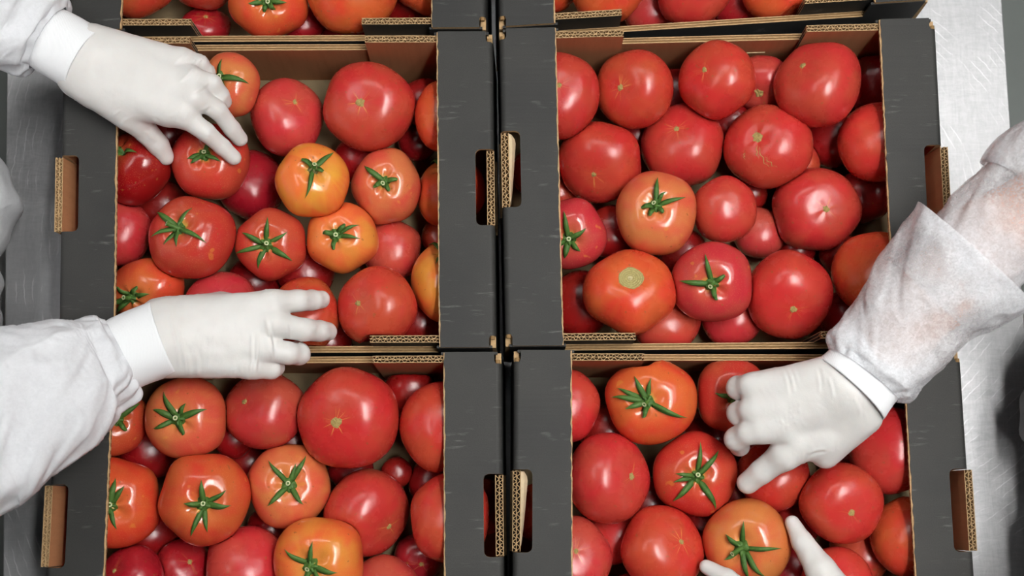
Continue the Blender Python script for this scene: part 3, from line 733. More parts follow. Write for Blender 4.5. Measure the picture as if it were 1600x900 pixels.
# rows just outside the picture, so that the boxes are not half empty from a step aside
for key, ys, xs, y_up in (('upper left', (-150, -268), (236, 352, 478, 600), True), ('upper right', (-150, -268), (934, 1056, 1180, 1296), True),
                          ('lower left', (1000,), (242, 352, 470, 600), False), ('lower right', (1012,), (942, 1072, 1200, 1330), False)):
    rr_ = random.Random(len(key)+int(ys[0]))
    for iy, yy in enumerate(ys):
        for ix, xx in enumerate(xs):
            x = xx+rr_.uniform(-6, 6)+(iy % 2)*18; y = yy+rr_.uniform(-6, 6); r0 = rr_.uniform(55, 61)*(1 if y_up else 1.02)
            cal = rr_.random() < .4
            TOM[key].append((x, y, r0, r0, rr_.choice(['red', 'ored', 'salmon', 'pink']), 'c' if cal else 'b', x+rr_.uniform(-18, 18), y+rr_.uniform(-18, 18), 5.2,
                             ('leftmost', 'second', 'third', 'rightmost')[ix]+' tomato in the '+(('near', 'far')[iy] if y_up else 'nearest')+' row just outside the picture', None if cal else .4))
FLOOR_REL = -BH+0.006
INNER = {'middle left': (184, 688), 'middle right': (880, 1372), 'lower left': (172, 690), 'lower right': (892, 1415), 'upper left': (174, 675), 'upper right': (864, 1366)}
# settle each heap: move tomatoes along their sight lines until they no longer run into each other
def settle(rows, key):
    n = len(rows)
    px = np.array([[r[0], r[1]] for r in rows], float); zz = np.array([-r[8]/100 for r in rows]); layer = zz < -0.08
    shrink = np.ones(n); z0 = zz.copy()
    lo, hi = INNER[key]; under = (px[:, 0]-np.array([r[2] for r in rows]) < lo) | (px[:, 0]+np.array([r[2] for r in rows]) > hi)
    def state():
        C = np.array([pix(px[i, 0], px[i, 1], zz[i]) for i in range(n)])
        s = np.array([depth_scale(c) for c in C])
        R = np.array([0.5*(rows[i][2]+rows[i][3])*s[i]*shrink[i] for i in range(n)])
        return C, s, R
    for it in range(260):
        C, s, R = state(); bv = 0.83*R
        mv = np.zeros(n); worst = 0; sh_ = np.zeros(n)
        for i in range(n):
            for j in range(i):
                d = C[i]-C[j]; lx = math.hypot(d[0], d[1])
                a = lx/(0.975*(R[i]+R[j])); c = d[2]/(bv[i]+bv[j]); D = math.hypot(a, c)
                if D < 1:
                    need = math.sqrt(max(1-a*a, 0))*(bv[i]+bv[j]); gap = need-abs(d[2])
                    sg = 1 if (zz[i], -i) > (zz[j], -j) else -1
                    wi, wj = (0.5, 0.5) if layer[i] == layer[j] else ((0.15, 0.85) if layer[j] else (0.85, 0.15))
                    mv[i] += sg*gap*wi*0.5; mv[j] -= sg*gap*wj*0.5; worst = max(worst, gap)
                    if it > 120 and gap > 0.002:
                        k = i if layer[i] and not layer[j] else (j if layer[j] and not layer[i] else (i if R[i] < R[j] else j))
                        if layer[k]: sh_[k] = 1
        if it % 1 == 0: zz += np.clip(mv, -0.004, 0.004) + 0.03*(z0-zz)
        zz = np.minimum(zz, np.where(layer, -0.070, np.where(under, -0.0075-0.92*bv/0.83*0.83, 0.004-bv))); zz = np.maximum(zz, FLOOR_REL+bv*1.02)
        shrink = np.maximum(0.72, shrink-0.004*sh_)
    return zz, shrink
def basis(C):
    w = CAM-C; w /= np.linalg.norm(w)
    ex = np.array([1.0, 0, 0]); ex -= w*ex.dot(w); ex /= np.linalg.norm(ex)
    return ex, np.cross(w, ex), w
NTH, NPH = 30, 44
def make_tomato(row, z, shrink, key, idx):
    cx, cy, rx, ry, colr, typ, qx, qy, _, label, extra = row
    C = pix(cx, cy, z); s = depth_scale(C); ex, ey, w = basis(C)
    Rx, Ry = rx*s*shrink, ry*s*shrink; R = 0.5*(Rx+Ry)
    r = random.Random(int(cx*31+cy*7))
    dx, dy = (qx-cx)/rx, -(qy-cy)/ry
    flat_ = 0.80 if typ in 'c' else 0.83
    l = math.hypot(dx, dy); k = min(0.93, l/0.84)/max(l, 1e-6); dx, dy = dx*k, dy*k
    Zl = dx*ex+dy*ey+math.sqrt(max(0.05, 1-dx*dx-dy*dy))*w; Zl /= np.linalg.norm(Zl)
    Xl = ex-Zl*ex.dot(Zl); Xl /= np.linalg.norm(Xl); Yl = np.cross(Zl, Xl)
    Fm = np.stack([Xl, Yl, Zl], 1)
    lob = [(kk, r.uniform(0.3, 1.0), r.uniform(0, 6.28)) for kk in (3, 4, 5, 6)]
    amp = 0.024 if typ == 'c' else 0.018
    if 'lobed' in label or 'ribbed' in label or 'dented' in label: amp = 0.03
    sq = r.uniform(0.84, 0.96); dim = {'c': 0.15, 'd': 0.10, 'b': 0.075, 'n': 0.02}[typ]; dw = 0.30 if typ in 'cd' else 0.50; drib = {'c': 1.0, 'd': 0.25}.get(typ, 0.12)
    tiltx, tilty = r.uniform(-.06, .06), r.uniform(-.06, .06)
    def surf(th, ph):
        th = np.asarray(th, float); ph = np.asarray(ph, float)
        sn, cs = np.sin(th), np.cos(th)
        rr = np.abs(sn)**sq
        rib = sum(a*np.cos(kk*ph+p) for kk, a, p in lob)*amp
        rr = rr*(1+rib*np.abs(sn)**0.7)
        zt = flat_*np.sign(cs)*np.abs(cs)**0.93
        zt = zt-dim*np.exp(-(th/dw)**2)*(1+0.3*drib*rib/amp) - 0.08*np.exp(-((math.pi-th)/0.3)**2)
        X, Y = rr*np.cos(ph), rr*np.sin(ph)
        zt = zt*(1+0.5*(tiltx*X+tilty*Y))
        return np.stack([X, Y, zt], -1)*R
    th = np.linspace(0, math.pi, NTH); ph = np.linspace(0, 2*math.pi, NPH, endpoint=False)
    TH, PH = np.meshgrid(th[1:-1], ph, indexing='ij')
    V = np.concatenate([surf([0.0], [0.0]), surf(TH, PH).reshape(-1, 3), surf([math.pi], [0.0])])
    Wd = V @ Fm.T
    a, b2 = Wd @ ex, Wd @ ey
    ca, cb = (a.max()+a.min())/2, (b2.max()+b2.min())/2
    sa, sb = 2*Rx/(a.max()-a.min()), 2*Ry/(b2.max()-b2.min())
    Mx = np.eye(3)+(sa-1)*np.outer(ex, ex)+(sb-1)*np.outer(ey, ey)+(0.5*(sa+sb)-1)*np.outer(w, w)
    sh0 = -(ca*sa*ex+cb*sb*ey)
    def place(vloc):      # local tomato shape -> offset in world
        return (np.asarray(vloc) @ Fm.T) @ Mx.T + sh0
    Lv = place(V) @ Fm
    faces = []
    nr = NTH-2
    for j in range(NPH): faces.append((0, 1+j, 1+(j+1) % NPH))
    for i in range(nr-1):
        for j in range(NPH):
            p0, p1 = 1+i*NPH+j, 1+i*NPH+(j+1) % NPH
            faces.append((p0, p0+NPH, p1+NPH, p1))
    last = 1+nr*NPH
    for j in range(NPH): faces.append((1+(nr-1)*NPH+j, last, 1+(nr-1)*NPH+(j+1) % NPH))
    o = mesh_obj('tomato', Lv, faces, M['tom_stem' if typ == 'c' else 'tom_blossom'], smooth=True)
    o.matrix_world = Matrix([[*Fm[0], C[0]], [*Fm[1], C[1]], [*Fm[2], C[2]], [0, 0, 0, 1]])
    c0 = COLS[colr]; jit = r.uniform(0.94, 1.06)
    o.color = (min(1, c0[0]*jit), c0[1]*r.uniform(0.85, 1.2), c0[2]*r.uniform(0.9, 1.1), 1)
    tag(o, f'{label}, {key} box', 'tomato', f'tomatoes in the {key} box')
    o['shoulder'] = {'salmon': 0.75, 'orange': 0.55, 'ored': 0.5, 'pink': 0.30}.get(colr, 0.25)
    o['streak'] = float(extra) if typ == 'b' else 0.0
    loc = lambda off: np.asarray(off) @ Fm     # world offset -> object space
    if typ == 'c':
        calyx(o, surf, place, loc, Fm, ex, ey, w, s, R, extra or [(30*math.cos(a), 30*math.sin(a)) for a in (0, 1.3, 2.5, 3.8, 5.0)], r, label)
    elif typ == 'b':
        small_scar(o, surf, place, loc, 0.0021 if extra < 1 else 0.0030, r, M['scar'], 'blossom_scar')
    elif typ == 'd':
        small_scar(o, surf, place, loc, 0.0105 if 'round' in label else 0.0048, r, M['scar_pale' if 'round' in label else 'scar'], 'stem_scar')
        if 'cracks' in label:
            for a0, t0, t1 in ((-1.45, .2, .8), (-1.7, .15, .5), (-1.25, .5, .9), (-2.3, .45, .6)):
                pts = [(t0+(t1-t0)*i/8, a0+0.05*math.sin(i*1.9)+0.02*i) for i in range(9)]
                v = []
                for i, (t, p) in enumerate(pts):
                    wd = 0.010*math.sin(math.pi*(i+.3)/8.6)+0.002
                    for dp, up in ((-wd, 0.0), (0, 0.0003), (wd, 0.0)):
                        q = surf(t, p+dp/max(.2, t)); v.append(loc(place(q*(1+up/R+0.004))))
                f = [(3*i+k, 3*i+k+1, 3*i+k+4, 3*i+k+3) for i in range(8) for k in range(2)]
                mesh_obj('crack', v, f, M['crack'], o)
    return o
def small_scar(o, surf, place, loc, rad, r, mat, name):
    n = 14; v = [loc(place(surf(0.0, 0.0)+np.array([0, 0, 0.0012])))]
    for ring, fr in ((1, 0.5), (2, 0.92), (3, 1.06)):
        for i in range(n):
            p = 2*math.pi*i/n; rr = rad*fr*(1+(0.35 if rad < .008 else 0.07)*r.uniform(-1, 1)*(ring >= 2)); R0 = 0.05
            t = rr/0.042
            q = surf(t, p); q = q+np.array([0, 0, (0.0007+0.0006*r.random(), 0.0004, -0.0012)[ring-1]]); v.append(loc(place(q)))
    f = [(0, 1+i, 1+(i+1) % n) for i in range(n)]+[(1+k*n+i, 1+(k+1)*n+i, 1+(k+1)*n+(i+1) % n, 1+k*n+(i+1) % n) for k in range(2) for i in range(n)]
    return mesh_obj(name, v, f, mat, o)
def calyx(o, surf, place, loc, Fm, ex, ey, w, s, R, tips, r, label):
    pole = surf(0.0, 0.0)
    # hub: low star-shaped dome
    n = 20; hub_r = 0.0058; v, f = [loc(place(pole+np.array([0, 0, 0.0030])))], []
    for ring, fr, h in ((0, 0.5, 0.0028), (1, 1.0, 0.0012), (2, 1.08, -0.0012)):
        for i in range(n):
            p = 2*math.pi*i/n; rr = hub_r*fr*(1+0.16*math.cos(5*p+1)+0.06*r.uniform(-1, 1)); q = surf(rr/R*1.0, p); v.append(loc(place(q+np.array([0, 0, h]))))
    f += [(0, 1+i, 1+(i+1) % n) for i in range(n)]
    for k in range(2): f += [(1+k*n+i, 1+(k+1)*n+i, 1+(k+1)*n+(i+1) % n, 1+k*n+(i+1) % n) for i in range(n)]
    hub = mesh_obj('calyx', v, f, M['withered' if 'withered' in label else 'green'], o, smooth=True)
    Xl, Yl, Zl = Fm.T
    A = np.array([[Xl @ ex, Yl @ ex], [Xl @ ey, Yl @ ey]])
    if abs(np.linalg.det(A)) < 0.15: A = np.eye(2)*0.6
    for (tx, ty) in tips:
        t2 = np.linalg.solve(A, np.array([tx, -ty])*s); L = np.linalg.norm(t2); ph0 = math.atan2(t2[1], t2[0])
        L = min(L, 0.046); thE = min(1.25, L/R*1.02)
        curl = r.uniform(-0.35, 0.35); lift = r.uniform(0.0008, 0.0035) if L > 0.018 else 0.0045
        tipup = r.uniform(-0.001, 0.005)
        m_ = 10; W0 = r.uniform(0.0030, 0.0042)*(0.8+0.2*min(1, L/0.03)) if L > 0.016 else 0.0036
        v = []
        for i in range(m_+1):
            t = i/m_; th = 0.05+(thE-0.05)*t; p = ph0+curl*(t*t-t*1.0)*0.9
            if L > 0.016: wd = W0*((1-t)**0.75)*(0.75+0.9*t*(1-t)*2)
            else: wd = W0*(1-0.55*t)*(1 if i < m_ else .5)
            h = 0.0012+lift*math.sin(math.pi*min(1, t*1.15))+tipup*t*t
            c_ = surf(th, p); up = np.array([0, 0, 1.0])*math.cos(th)+np.array([math.cos(p), math.sin(p), 0])*math.sin(th)
            side = np.array([-math.sin(p), math.cos(p), 0])
            mid = c_+up*h
            v += [loc(place(q)) for q in (mid+side*wd+up*wd*0.25, mid-up*0.0002, mid-side*wd+up*wd*0.25, mid-up*0.0009)]
        ff = []
        for i in range(m_):
            k = 4*i
            for a_ in range(4): b_2 = (a_+1) % 4; ff.append((k+a_, k+b_2, k+4+b_2, k+4+a_))
        ff += [(0, 3, 2, 1), (4*m_, 4*m_+1, 4*m_+2, 4*m_+3)]
        mesh_obj('sepal', v, ff, M['green'], hub, smooth=True)
    # stem stub with a pale cut end
    sl = 0.015 if 'thick upright' in label or 'thick stem' in label else r.uniform(0.005, 0.008)
    tilt = np.array([r.uniform(-.5, .5), r.uniform(-.5, .5), 1.0])
    if 'thick upright' in label: tilt = np.array([-0.9, 0.35, 1.0])
    if 'thick stem' in label: tilt = np.array([-0.7, -0.4, 1.0])
    tilt /= np.linalg.norm(tilt)
    a1 = np.cross(tilt, [0, 1.0, 0]); a1 /= np.linalg.norm(a1); a2 = np.cross(tilt, a1)
    v, f, mi = [], [], []; n = 10
    for rr, t in ((0.0030, 0.0), (0.0023, 0.4), (0.0023, 0.85), (0.0027, 1.0), (0.0013, 1.0)):
        for i in range(n):
            p = 2*math.pi*i/n; v.append(loc(place(pole+np.array([0, 0, 0.0015])+tilt*sl*t+rr*(a1*math.cos(p)+a2*math.sin(p)))))
    v.append(loc(place(pole+np.array([0, 0, 0.0015])+tilt*(sl-0.0008))))
    for k in range(4): 
        f += [(k*n+i, k*n+(i+1) % n, (k+1)*n+(i+1) % n, (k+1)*n+i) for i in range(n)]; mi += [1 if k == 3 else 0]*n
    f += [(4*n+i, 4*n+(i+1) % n, 5*n) for i in range(n)]; mi += [0]*n
    mesh_obj('stem', v, f, [M['green'], M['stem_cut']], hub, mi)
from mathutils.bvhtree import BVHTree
def box_uv(key, xy):
    """World xy -> box coordinates (u, v), inverse of the box's bilinear outline."""
    tl, tr, br_, bl = QUADS[key]; st = np.full((len(xy), 2), 0.5)
    for _ in range(5):
        s_, t_ = st[:, :1], st[:, 1:]
        p = (bl*(1-s_)+br_*s_)*(1-t_)+(tl*(1-s_)+tr*s_)*t_
        ds = (br_-bl)*(1-t_)+(tr-tl)*t_; dt = (tl*(1-s_)+tr*s_)-(bl*(1-s_)+br_*s_)
        e = xy-p; det = ds[:, 0]*dt[:, 1]-ds[:, 1]*dt[:, 0]
        st = st+np.stack([(e[:, 0]*dt[:, 1]-e[:, 1]*dt[:, 0])/det, (ds[:, 0]*e[:, 1]-ds[:, 1]*e[:, 0])/det], 1)
    return (st[:, 0]-0.5)*BW, (st[:, 1]-0.5)*BD
def box_xy(key, u, v):
    tl, tr, br_, bl = QUADS[key]; s_, t_ = (u/BW+0.5)[:, None], (v/BD+0.5)[:, None]
    return (bl*(1-s_)+br_*s_)*(1-t_)+(tl*(1-s_)+tr*s_)*t_
def press(key, objs):
    """Where tomatoes lean on each other or on the cardboard they get flat contact patches instead of running through."""
    trees = []
    for o in sorted(objs, key=lambda q: -q.location.z):
        me = o.data; n = len(me.vertices); co = np.empty(3*n, np.float32); me.vertices.foreach_get('co', co); co = co.reshape(-1, 3).astype(float)
        Mw = np.array(o.matrix_world); Wc = co @ Mw[:3, :3].T+Mw[:3, 3]
        for _ in range(3):
            lo, hi = Wc.min(0), Wc.max(0)
            for tr_, l2, h2 in trees:
                if (lo > h2).any() or (l2 > hi).any(): continue
                for k in np.nonzero(((Wc > l2-.001) & (Wc < h2+.001)).all(1))[0]:
                    p = Vector(Wc[k]); q, nn, _i, dd = tr_.find_nearest(p, 0.03)
                    if q is not None and (p-q).dot(nn) < 0.0007: Wc[k] = q+nn*0.0008
        u, v = box_uv(key, Wc[:, :2]); z = Wc[:, 2]-TABLE_Z
        lim = np.interp(np.abs(u), [BW/2-FLAP-0.098, BW/2-FLAP-0.084], [BD/2-0.0072-0.0008, BD/2-0.0072-0.0006-0.0078-0.0010])
        v2 = np.clip(v, -lim, lim); u2 = np.clip(u, -(BW/2-0.0095), BW/2-0.0095)
        z2 = np.maximum(z, 0.0068); z2 = np.where(np.abs(u) > BW/2-FLAP-0.0035, np.minimum(z2, BH-0.0056), z2)
        xy = box_xy(key, u2, v2); ch = (u2 != u) | (v2 != v); Wc[ch, :2] = xy[ch]; Wc[:, 2] = z2+TABLE_Z
        loc = (Wc-Mw[:3, 3]) @ Mw[:3, :3]
        me.vertices.foreach_set('co', loc.astype(np.float32).ravel()); me.update()
        me2 = me; polys = [tuple(p.vertices) for p in me2.polygons]
        trees.append((BVHTree.FromPolygons([Vector(x) for x in Wc], polys), Wc.min(0), Wc.max(0)))
    return trees
TREES = []
for key, rows in TOM.items():
    zz, shr = settle(rows, key)
    TREES += press(key, [make_tomato(row, zz[i], shr[i], key, i) for i, row in enumerate(rows)])

# ------------------------------------------------------------------ people: bodies, gloves and gowns as smooth solids
def smin(a, b, k):
    h = np.maximum(k-np.abs(a-b), 0)/k
    return np.minimum(a, b)-h*h*k*0.25
class Field:
    def __init__(self, pts, h, pad):
        pts = np.asarray(pts, float); lo, hi = pts.min(0)-pad, pts.max(0)+pad
        self.h, self.lo = h, lo; n = np.ceil((hi-lo)/h).astype(int)+1
        ax = [(lo[i]+h*np.arange(n[i])).astype(np.float32) for i in range(3)]
        self.X, self.Y, self.Z = np.meshgrid(*ax, indexing='ij'); self.F = np.full(self.X.shape, 9.0, np.float32)
    def cap(self, a, b, ra, rb):
        a = np.asarray(a, np.float32); d = np.asarray(b, np.float32)-a; L2 = float(d @ d)+1e-12
        px, py, pz = self.X-a[0], self.Y-a[1], self.Z-a[2]
        t = np.clip((px*d[0]+py*d[1]+pz*d[2])/L2, 0, 1)
        return np.sqrt((px-t*d[0])**2+(py-t*d[1])**2+(pz-t*d[2])**2)-(ra+(rb-ra)*t)
    def ell(self, c, ax, r):      # ellipsoid, axes = rows of ax
        q = [self.X-c[0], self.Y-c[1], self.Z-c[2]]
        k = 0
        for i in range(3): k = k+((q[0]*ax[i][0]+q[1]*ax[i][1]+q[2]*ax[i][2])/r[i])**2
        return (np.sqrt(k)-1)*min(r)
    def chain(self, pts, k=0.004):
        d = None
        for (a, ra), (b, rb) in zip(pts[:-1], pts[1:]):
            c = self.cap(a, b, ra, rb); d = c if d is None else smin(d, c, k)
        return d
    def mesh(self, F=None):
        F = self.F if F is None else F; nx, ny, nz = F.shape; s = F < 0
        cor = [(i, j, k) for i in (0, 1) for j in (0, 1) for k in (0, 1)]
        view = lambda A, c: A[c[0]:nx-1+c[0], c[1]:ny-1+c[1], c[2]:nz-1+c[2]]
        cnt = sum(view(s, c).astype(np.int8) for c in cor); mixed = (cnt > 0) & (cnt < 8)
        cells = np.argwhere(mixed); ids = np.full(mixed.shape, -1, np.int64); ids[mixed] = np.arange(len(cells))
        acc = np.zeros((len(cells), 3)); num = np.zeros(len(cells))
        for c0 in cor:
            for ax in range(3):
                if c0[ax]: continue
                c1 = list(c0); c1[ax] = 1
                f0 = F[tuple((cells+c0).T)]; f1 = F[tuple((cells+c1).T)]; cr = (f0 < 0) != (f1 < 0)
                t = np.where(cr, f0/np.where(cr, f0-f1, 1), 0); p = np.tile(np.array(c0, float), (len(cells), 1)); p[:, ax] = t
                acc[cr] += p[cr]; num[cr] += 1
        V = self.lo+self.h*(cells+acc/num[:, None]); faces = []
        for ax in range(3):
            o1, o2 = [(1, 2), (2, 0), (0, 1)][ax]
            n = [nx, ny, nz]; sl0 = [slice(None)]*3; sl1 = [slice(None)]*3; sl0[ax] = slice(0, n[ax]-1); sl1[ax] = slice(1, n[ax])
            ch = s[tuple(sl0)] != s[tuple(sl1)]; e = np.argwhere(ch)
            e = e[(e[:, o1] > 0) & (e[:, o2] > 0) & (e[:, o1] < n[o1]-1) & (e[:, o2] < n[o2]-1)]
            q = []
            for a, b in ((-1, -1), (0, -1), (0, 0), (-1, 0)):
                c = e.copy(); c[:, o1] += a; c[:, o2] += b; q.append(ids[tuple(c.T)])
            q = np.stack(q, 1); inside = s[tuple(e.T)]; q[~inside] = q[~inside][:, ::-1]; faces.append(q)
        return V, np.concatenate(faces)
def relax(V, Fc, it=2, w=0.5):
    e = np.concatenate([Fc[:, [i, (i+1) % 4]] for i in range(4)])
    for _ in range(it):
        S = np.zeros_like(V); c = np.zeros(len(V)); np.add.at(S, e[:, 0], V[e[:, 1]]); np.add.at(c, e[:, 0], 1); np.add.at(S, e[:, 1], V[e[:, 0]]); np.add.at(c, e[:, 1], 1)
        V = V*(1-w)+w*S/c[:, None]
    return V
def solid(name, V, Fc, mat, parent):
    base = np.array(parent.matrix_world.translation) if parent is not None else np.zeros(3)
    p = parent
    base = np.zeros(3)
    while p is not None: base = base+np.array(p.location); p = p.parent
    return mesh_obj(name, V-base, Fc, mat, parent, smooth=True)
def P3(t): return pix(t[0], t[1], t[2]) if abs(t[0]) > 3 or abs(t[1]) > 3 else np.array(t, float)

# hands: for each finger (photo x, y, height over the rim, radius) from knuckle to tip
HANDS = {
'A': dict(
  palm=[((147,66,.038,.0200),(284,93,.030,.0120)), ((138,84,.038,.0230),(299,124,.034,.0130)), ((130,102,.036,.0230),(303,150,.036,.0138)),
        ((120,120,.034,.0200),(282,177,.034,.0135)), ((130,126,.032,.0180),(200,178,.022,.0165)), ((66,55,.041,.024),(132,93,.037,.027)), ((150,140,.03,.016),(262,178,.030,.0120))],
  fingers=[[(282,177,.034,.0132),(321,206,.019,.0104),(347,229,-.001,.0094),(365,246,-.013,.0088)],
           [(303,150,.036,.0134),(340,172,.020,.0104),(362,201,-.001,.0094),(375,217,-.015,.0088)],
           [(299,124,.036,.0130),(331,130,.027,.0104),(344,149,.013,.0100),(350,159,.003,.0090)],
           [(284,93,.032,.0120),(311,100,.020,.0105),(322,113,.009,.0096),(326,122,.001,.0088)],
           [(175,158,.030,.0175),(216,192,.012,.0145),(247,226,-.012,.0120),(259,245,-.024,.0098)]],
  folds=[(293,77,269,101,.0010),(304,105,278,128,.0010),(326,129,294,147,.0010),(328,163,304,176,.0009),(300,84,284,98,.0008),(238,186,246,200,.0010),(224,205,236,216,.0012),(232,214,243,222,.0010),(252,61,262,74,.0008),(175,185,190,172,.0008),(190,197,201,184,.0008)],
  wrinkle=((158,93),(300,130),0.7)),
'B': dict(
  palm=[((250,497,.044,.0210),(425,473,.035,.0132)), ((255,515,.045,.0240),(428,506,.036,.0138)), ((258,535,.045,.0240),(405,543,.036,.0134)),
        ((262,562,.043,.0195),(392,573,.032,.0122)), ((192,554,.050,.024),(258,528,.045,.027)), ((275,500,.030,.020),(345,482,.018,.0165))],
  fingers=[[(425,473,.035,.0130),(466,470,.020,.0118),(488,469,.002,.0110),(502,468,-.010,.0100)],
           [(428,506,.036,.0135),(474,515,.020,.0122),(500,517,-.001,.0114),(512,518,-.014,.0104)],
           [(405,543,.036,.0132),(449,552,.026,.0120),(468,553,.010,.0115),(465,547,-.004,.0105)],
           [(392,573,.032,.0120),(423,577,.020,.0108),(429,574,.008,.0104),(422,570,.000,.0095)],
           [(300,500,.026,.0180),(345,482,.012,.0160),(395,478,.000,.0125),(428,474,-.006,.0112)]],
  folds=[(402,516,397,592,.0016),(393,520,391,592,.0013),(415,494,426,566,.0016),(447,508,449,538,.0012),(262,480,281,575,.0009),(275,505,292,585,.0009),(288,540,297,588,.0009),(305,545,309,590,.0008)],
  wrinkle=((258,528),(400,540),1.0)),
'C': dict(
  palm=[((1292,586,.058,.0195),(1184,602,.036,.0136)), ((1308,602,.058,.0240),(1186,639,.038,.0142)), ((1325,622,.056,.0240),(1190,670,.036,.0142)),
        ((1347,640,.052,.0205),(1280,684,.034,.0190)), ((1345,655,.046,.0170),(1290,710,.022,.0150)), ((1329,608,.058,.027),(1386,549,.066,.024)), ((1240,690,.034,.013),(1226,712,.024,.0145))],
  fingers=[[(1218,600,.040,.0130),(1170,603,.033,.0122),(1153,606,.018,.0124),(1156,607,.002,.0110)],
           [(1218,635,.043,.0135),(1171,641,.034,.0122),(1154,646,.018,.0124),(1158,649,-.006,.0110)],
           [(1224,668,.040,.0132),(1168,676,.031,.0122),(1150,686,.016,.0124),(1156,698,-.008,.0108)],
           [(1230,600,.030,.0120),(1200,600,.012,.0105),(1196,604,.002,.0100),(1204,608,-.002,.0090)],
           [(1284,678,.035,.0195),(1227,709,.024,.0152),(1190,737,.006,.0128),(1168,755,-.008,.0117)]],
  folds=[(1221,574,1232,618,.0006),(1229,573,1241,614,.0006),(1236,571,1246,600,.0004),(1274,574,1280,614,.0006),(1283,573,1288,600,.0004),(1291,584,1302,622,.0006),(1335,622,1345,652,.0006),(1346,640,1356,662,.0004),(1262,714,1290,706,-.0014)],
  wrinkle=((1329,608),(1215,640),0.55)),
'D': dict(
  palm=[((1385,1030,.040,.0210),(1238,985,.022,.0132)), ((1390,1050,.040,.0230),(1246,1020,.024,.0136)), ((1395,1070,.040,.0230),(1256,1052,.022,.0132)),
        ((1400,1088,.038,.0200),(1275,1082,.018,.0122)), ((1380,1010,.036,.020),(1318,940,.018,.0190)), ((1395,1060,.042,.027),(1470,1062,.053,.024))],
  fingers=[[(1238,985,.022,.0130),(1182,936,.016,.0112),(1136,903,-.002,.0096),(1104,886,-.014,.0080)],
           [(1246,1020,.024,.0134),(1185,985,.016,.0115),(1145,960,-.004,.0105),(1128,948,-.016,.0096)],
           [(1256,1052,.022,.0130),(1200,1030,.014,.0112),(1165,1010,-.004,.0102),(1150,1000,-.014,.0094)],
           [(1275,1082,.018,.0120),(1228,1070,.010,.0102),(1200,1058,-.004,.0095),(1190,1050,-.010,.0088)],
           [(1325,950,.022,.0200),(1282,890,.010,.0160),(1253,846,-.003,.0112),(1238,817,-.014,.0080)]],
  wrinkle=((1385,1050),(1240,1010),0.6)),
}
def build_glove(H, parent, seed):
    pts = [P3(p[:3]) for ch in H['fingers'] for p in ch]+[P3(q[:3]) for pr in H['palm'] for q in pr]
    fld = Field(pts, 0.0017, 0.034)
    palm = None
    for a, b in H['palm']:
        d = fld.cap(P3(a[:3]), P3(b[:3]), a[3], b[3]); palm = d if palm is None else smin(palm, d, 0.016)
    fing = None
    for ch in H['fingers']:
        d = fld.chain([(P3(p[:3]), p[3]) for p in ch], 0.003)
        # knuckle and nail-end fullness
        fing = d if fing is None else smin(fing, d, 0.0022)
    F = smin(palm, fing, 0.008)
    V, Fc = fld.mesh(F); V = relax(V, Fc, 2)
    # normals
    a = V[Fc]; fn = np.cross(a[:, 2]-a[:, 0], a[:, 3]-a[:, 1]); nrm = np.zeros_like(V)
    for i in range(4): np.add.at(nrm, Fc[:, i], fn)
    nrm /= np.linalg.norm(nrm, axis=1)[:, None]+1e-12
    # fine stretch folds of the latex, across the back of the hand and at the wrist
    (w0, w1, amt) = H['wrinkle']; A0, A1 = pix(*w0, .04), pix(*w1, .04); ax = (A1-A0)/np.linalg.norm(A1-A0); Ln = np.linalg.norm(A1-A0)
    perp = np.cross([0, 0, 1.0], ax); perp /= np.linalg.norm(perp)
    dsp = np.zeros(len(V))
    for i, p in enumerate(V):
        l = (p-A0) @ ax; c = (p-A0) @ perp
        n1 = mnoise.noise((l*230+3*mnoise.noise((c*30, l*30, seed)), c*22, seed*3.1))
        ridge = max(0.0, 1-abs(n1)*5.5)**2
        wz = math.exp(-((l-0.012)/0.030)**2)*0.8+math.exp(-((l-Ln*0.97)/0.016)**2)*0.9+0.10
        mask = max(0.0, mnoise.noise((l*25, c*45, seed+7))+0.25)
        dsp[i] = amt*(0.0016*ridge*wz*mask + 0.0006*mnoise.noise((p[0]*90, p[1]*90, p[2]*90+seed)))
    V = V+nrm*dsp[:, None]
    q = (V-CAM) @ CR; pxy = np.stack([800+FPX*q[:, 0]/-q[:, 2], 450-FPX*q[:, 1]/-q[:, 2]], 1); upf = np.clip(nrm[:, 2]*1.6, 0, 1)
    for (x0, y0, x1, y1, am) in H.get('folds', ()):
        a0, b0 = np.array([x0, y0], float), np.array([x1, y1], float); dv = b0-a0; ln = np.linalg.norm(dv)
        t = ((pxy-a0) @ dv)/ln**2; dd = np.abs((pxy-a0)[:, 0]*dv[1]-(pxy-a0)[:, 1]*dv[0])/ln; bow = 2.0*np.sin(np.pi*np.clip(t, 0, 1))
        sgn_d = ((pxy-a0)[:, 0]*dv[1]-(pxy-a0)[:, 1]*dv[0])/ln-bow
        env = np.sin(np.pi*np.clip(t, 0, 1))**0.6
        V = V+nrm*(upf*env*am*(np.exp(-(sgn_d/2.3)**2)-0.6*np.exp(-((sgn_d-4.6)/2.6)**2)))[:, None]
    lo, hi = V.min(0), V.max(0)
    for tr_, l2, h2 in TREES:          # fingertips flatten against the tomatoes they touch
        if (lo > h2).any() or (l2 > hi).any(): continue
        for k in np.nonzero(((V > l2-.001) & (V < h2+.001)).all(1))[0]:
            p = Vector(V[k]); q, nn, _i, dd = tr_.find_nearest(p, 0.03)
            if q is not None and (p-q).dot(nn) < 0.0006: V[k] = q+nn*0.0008
    return solid('glove', V, Fc, M['glove'], parent)

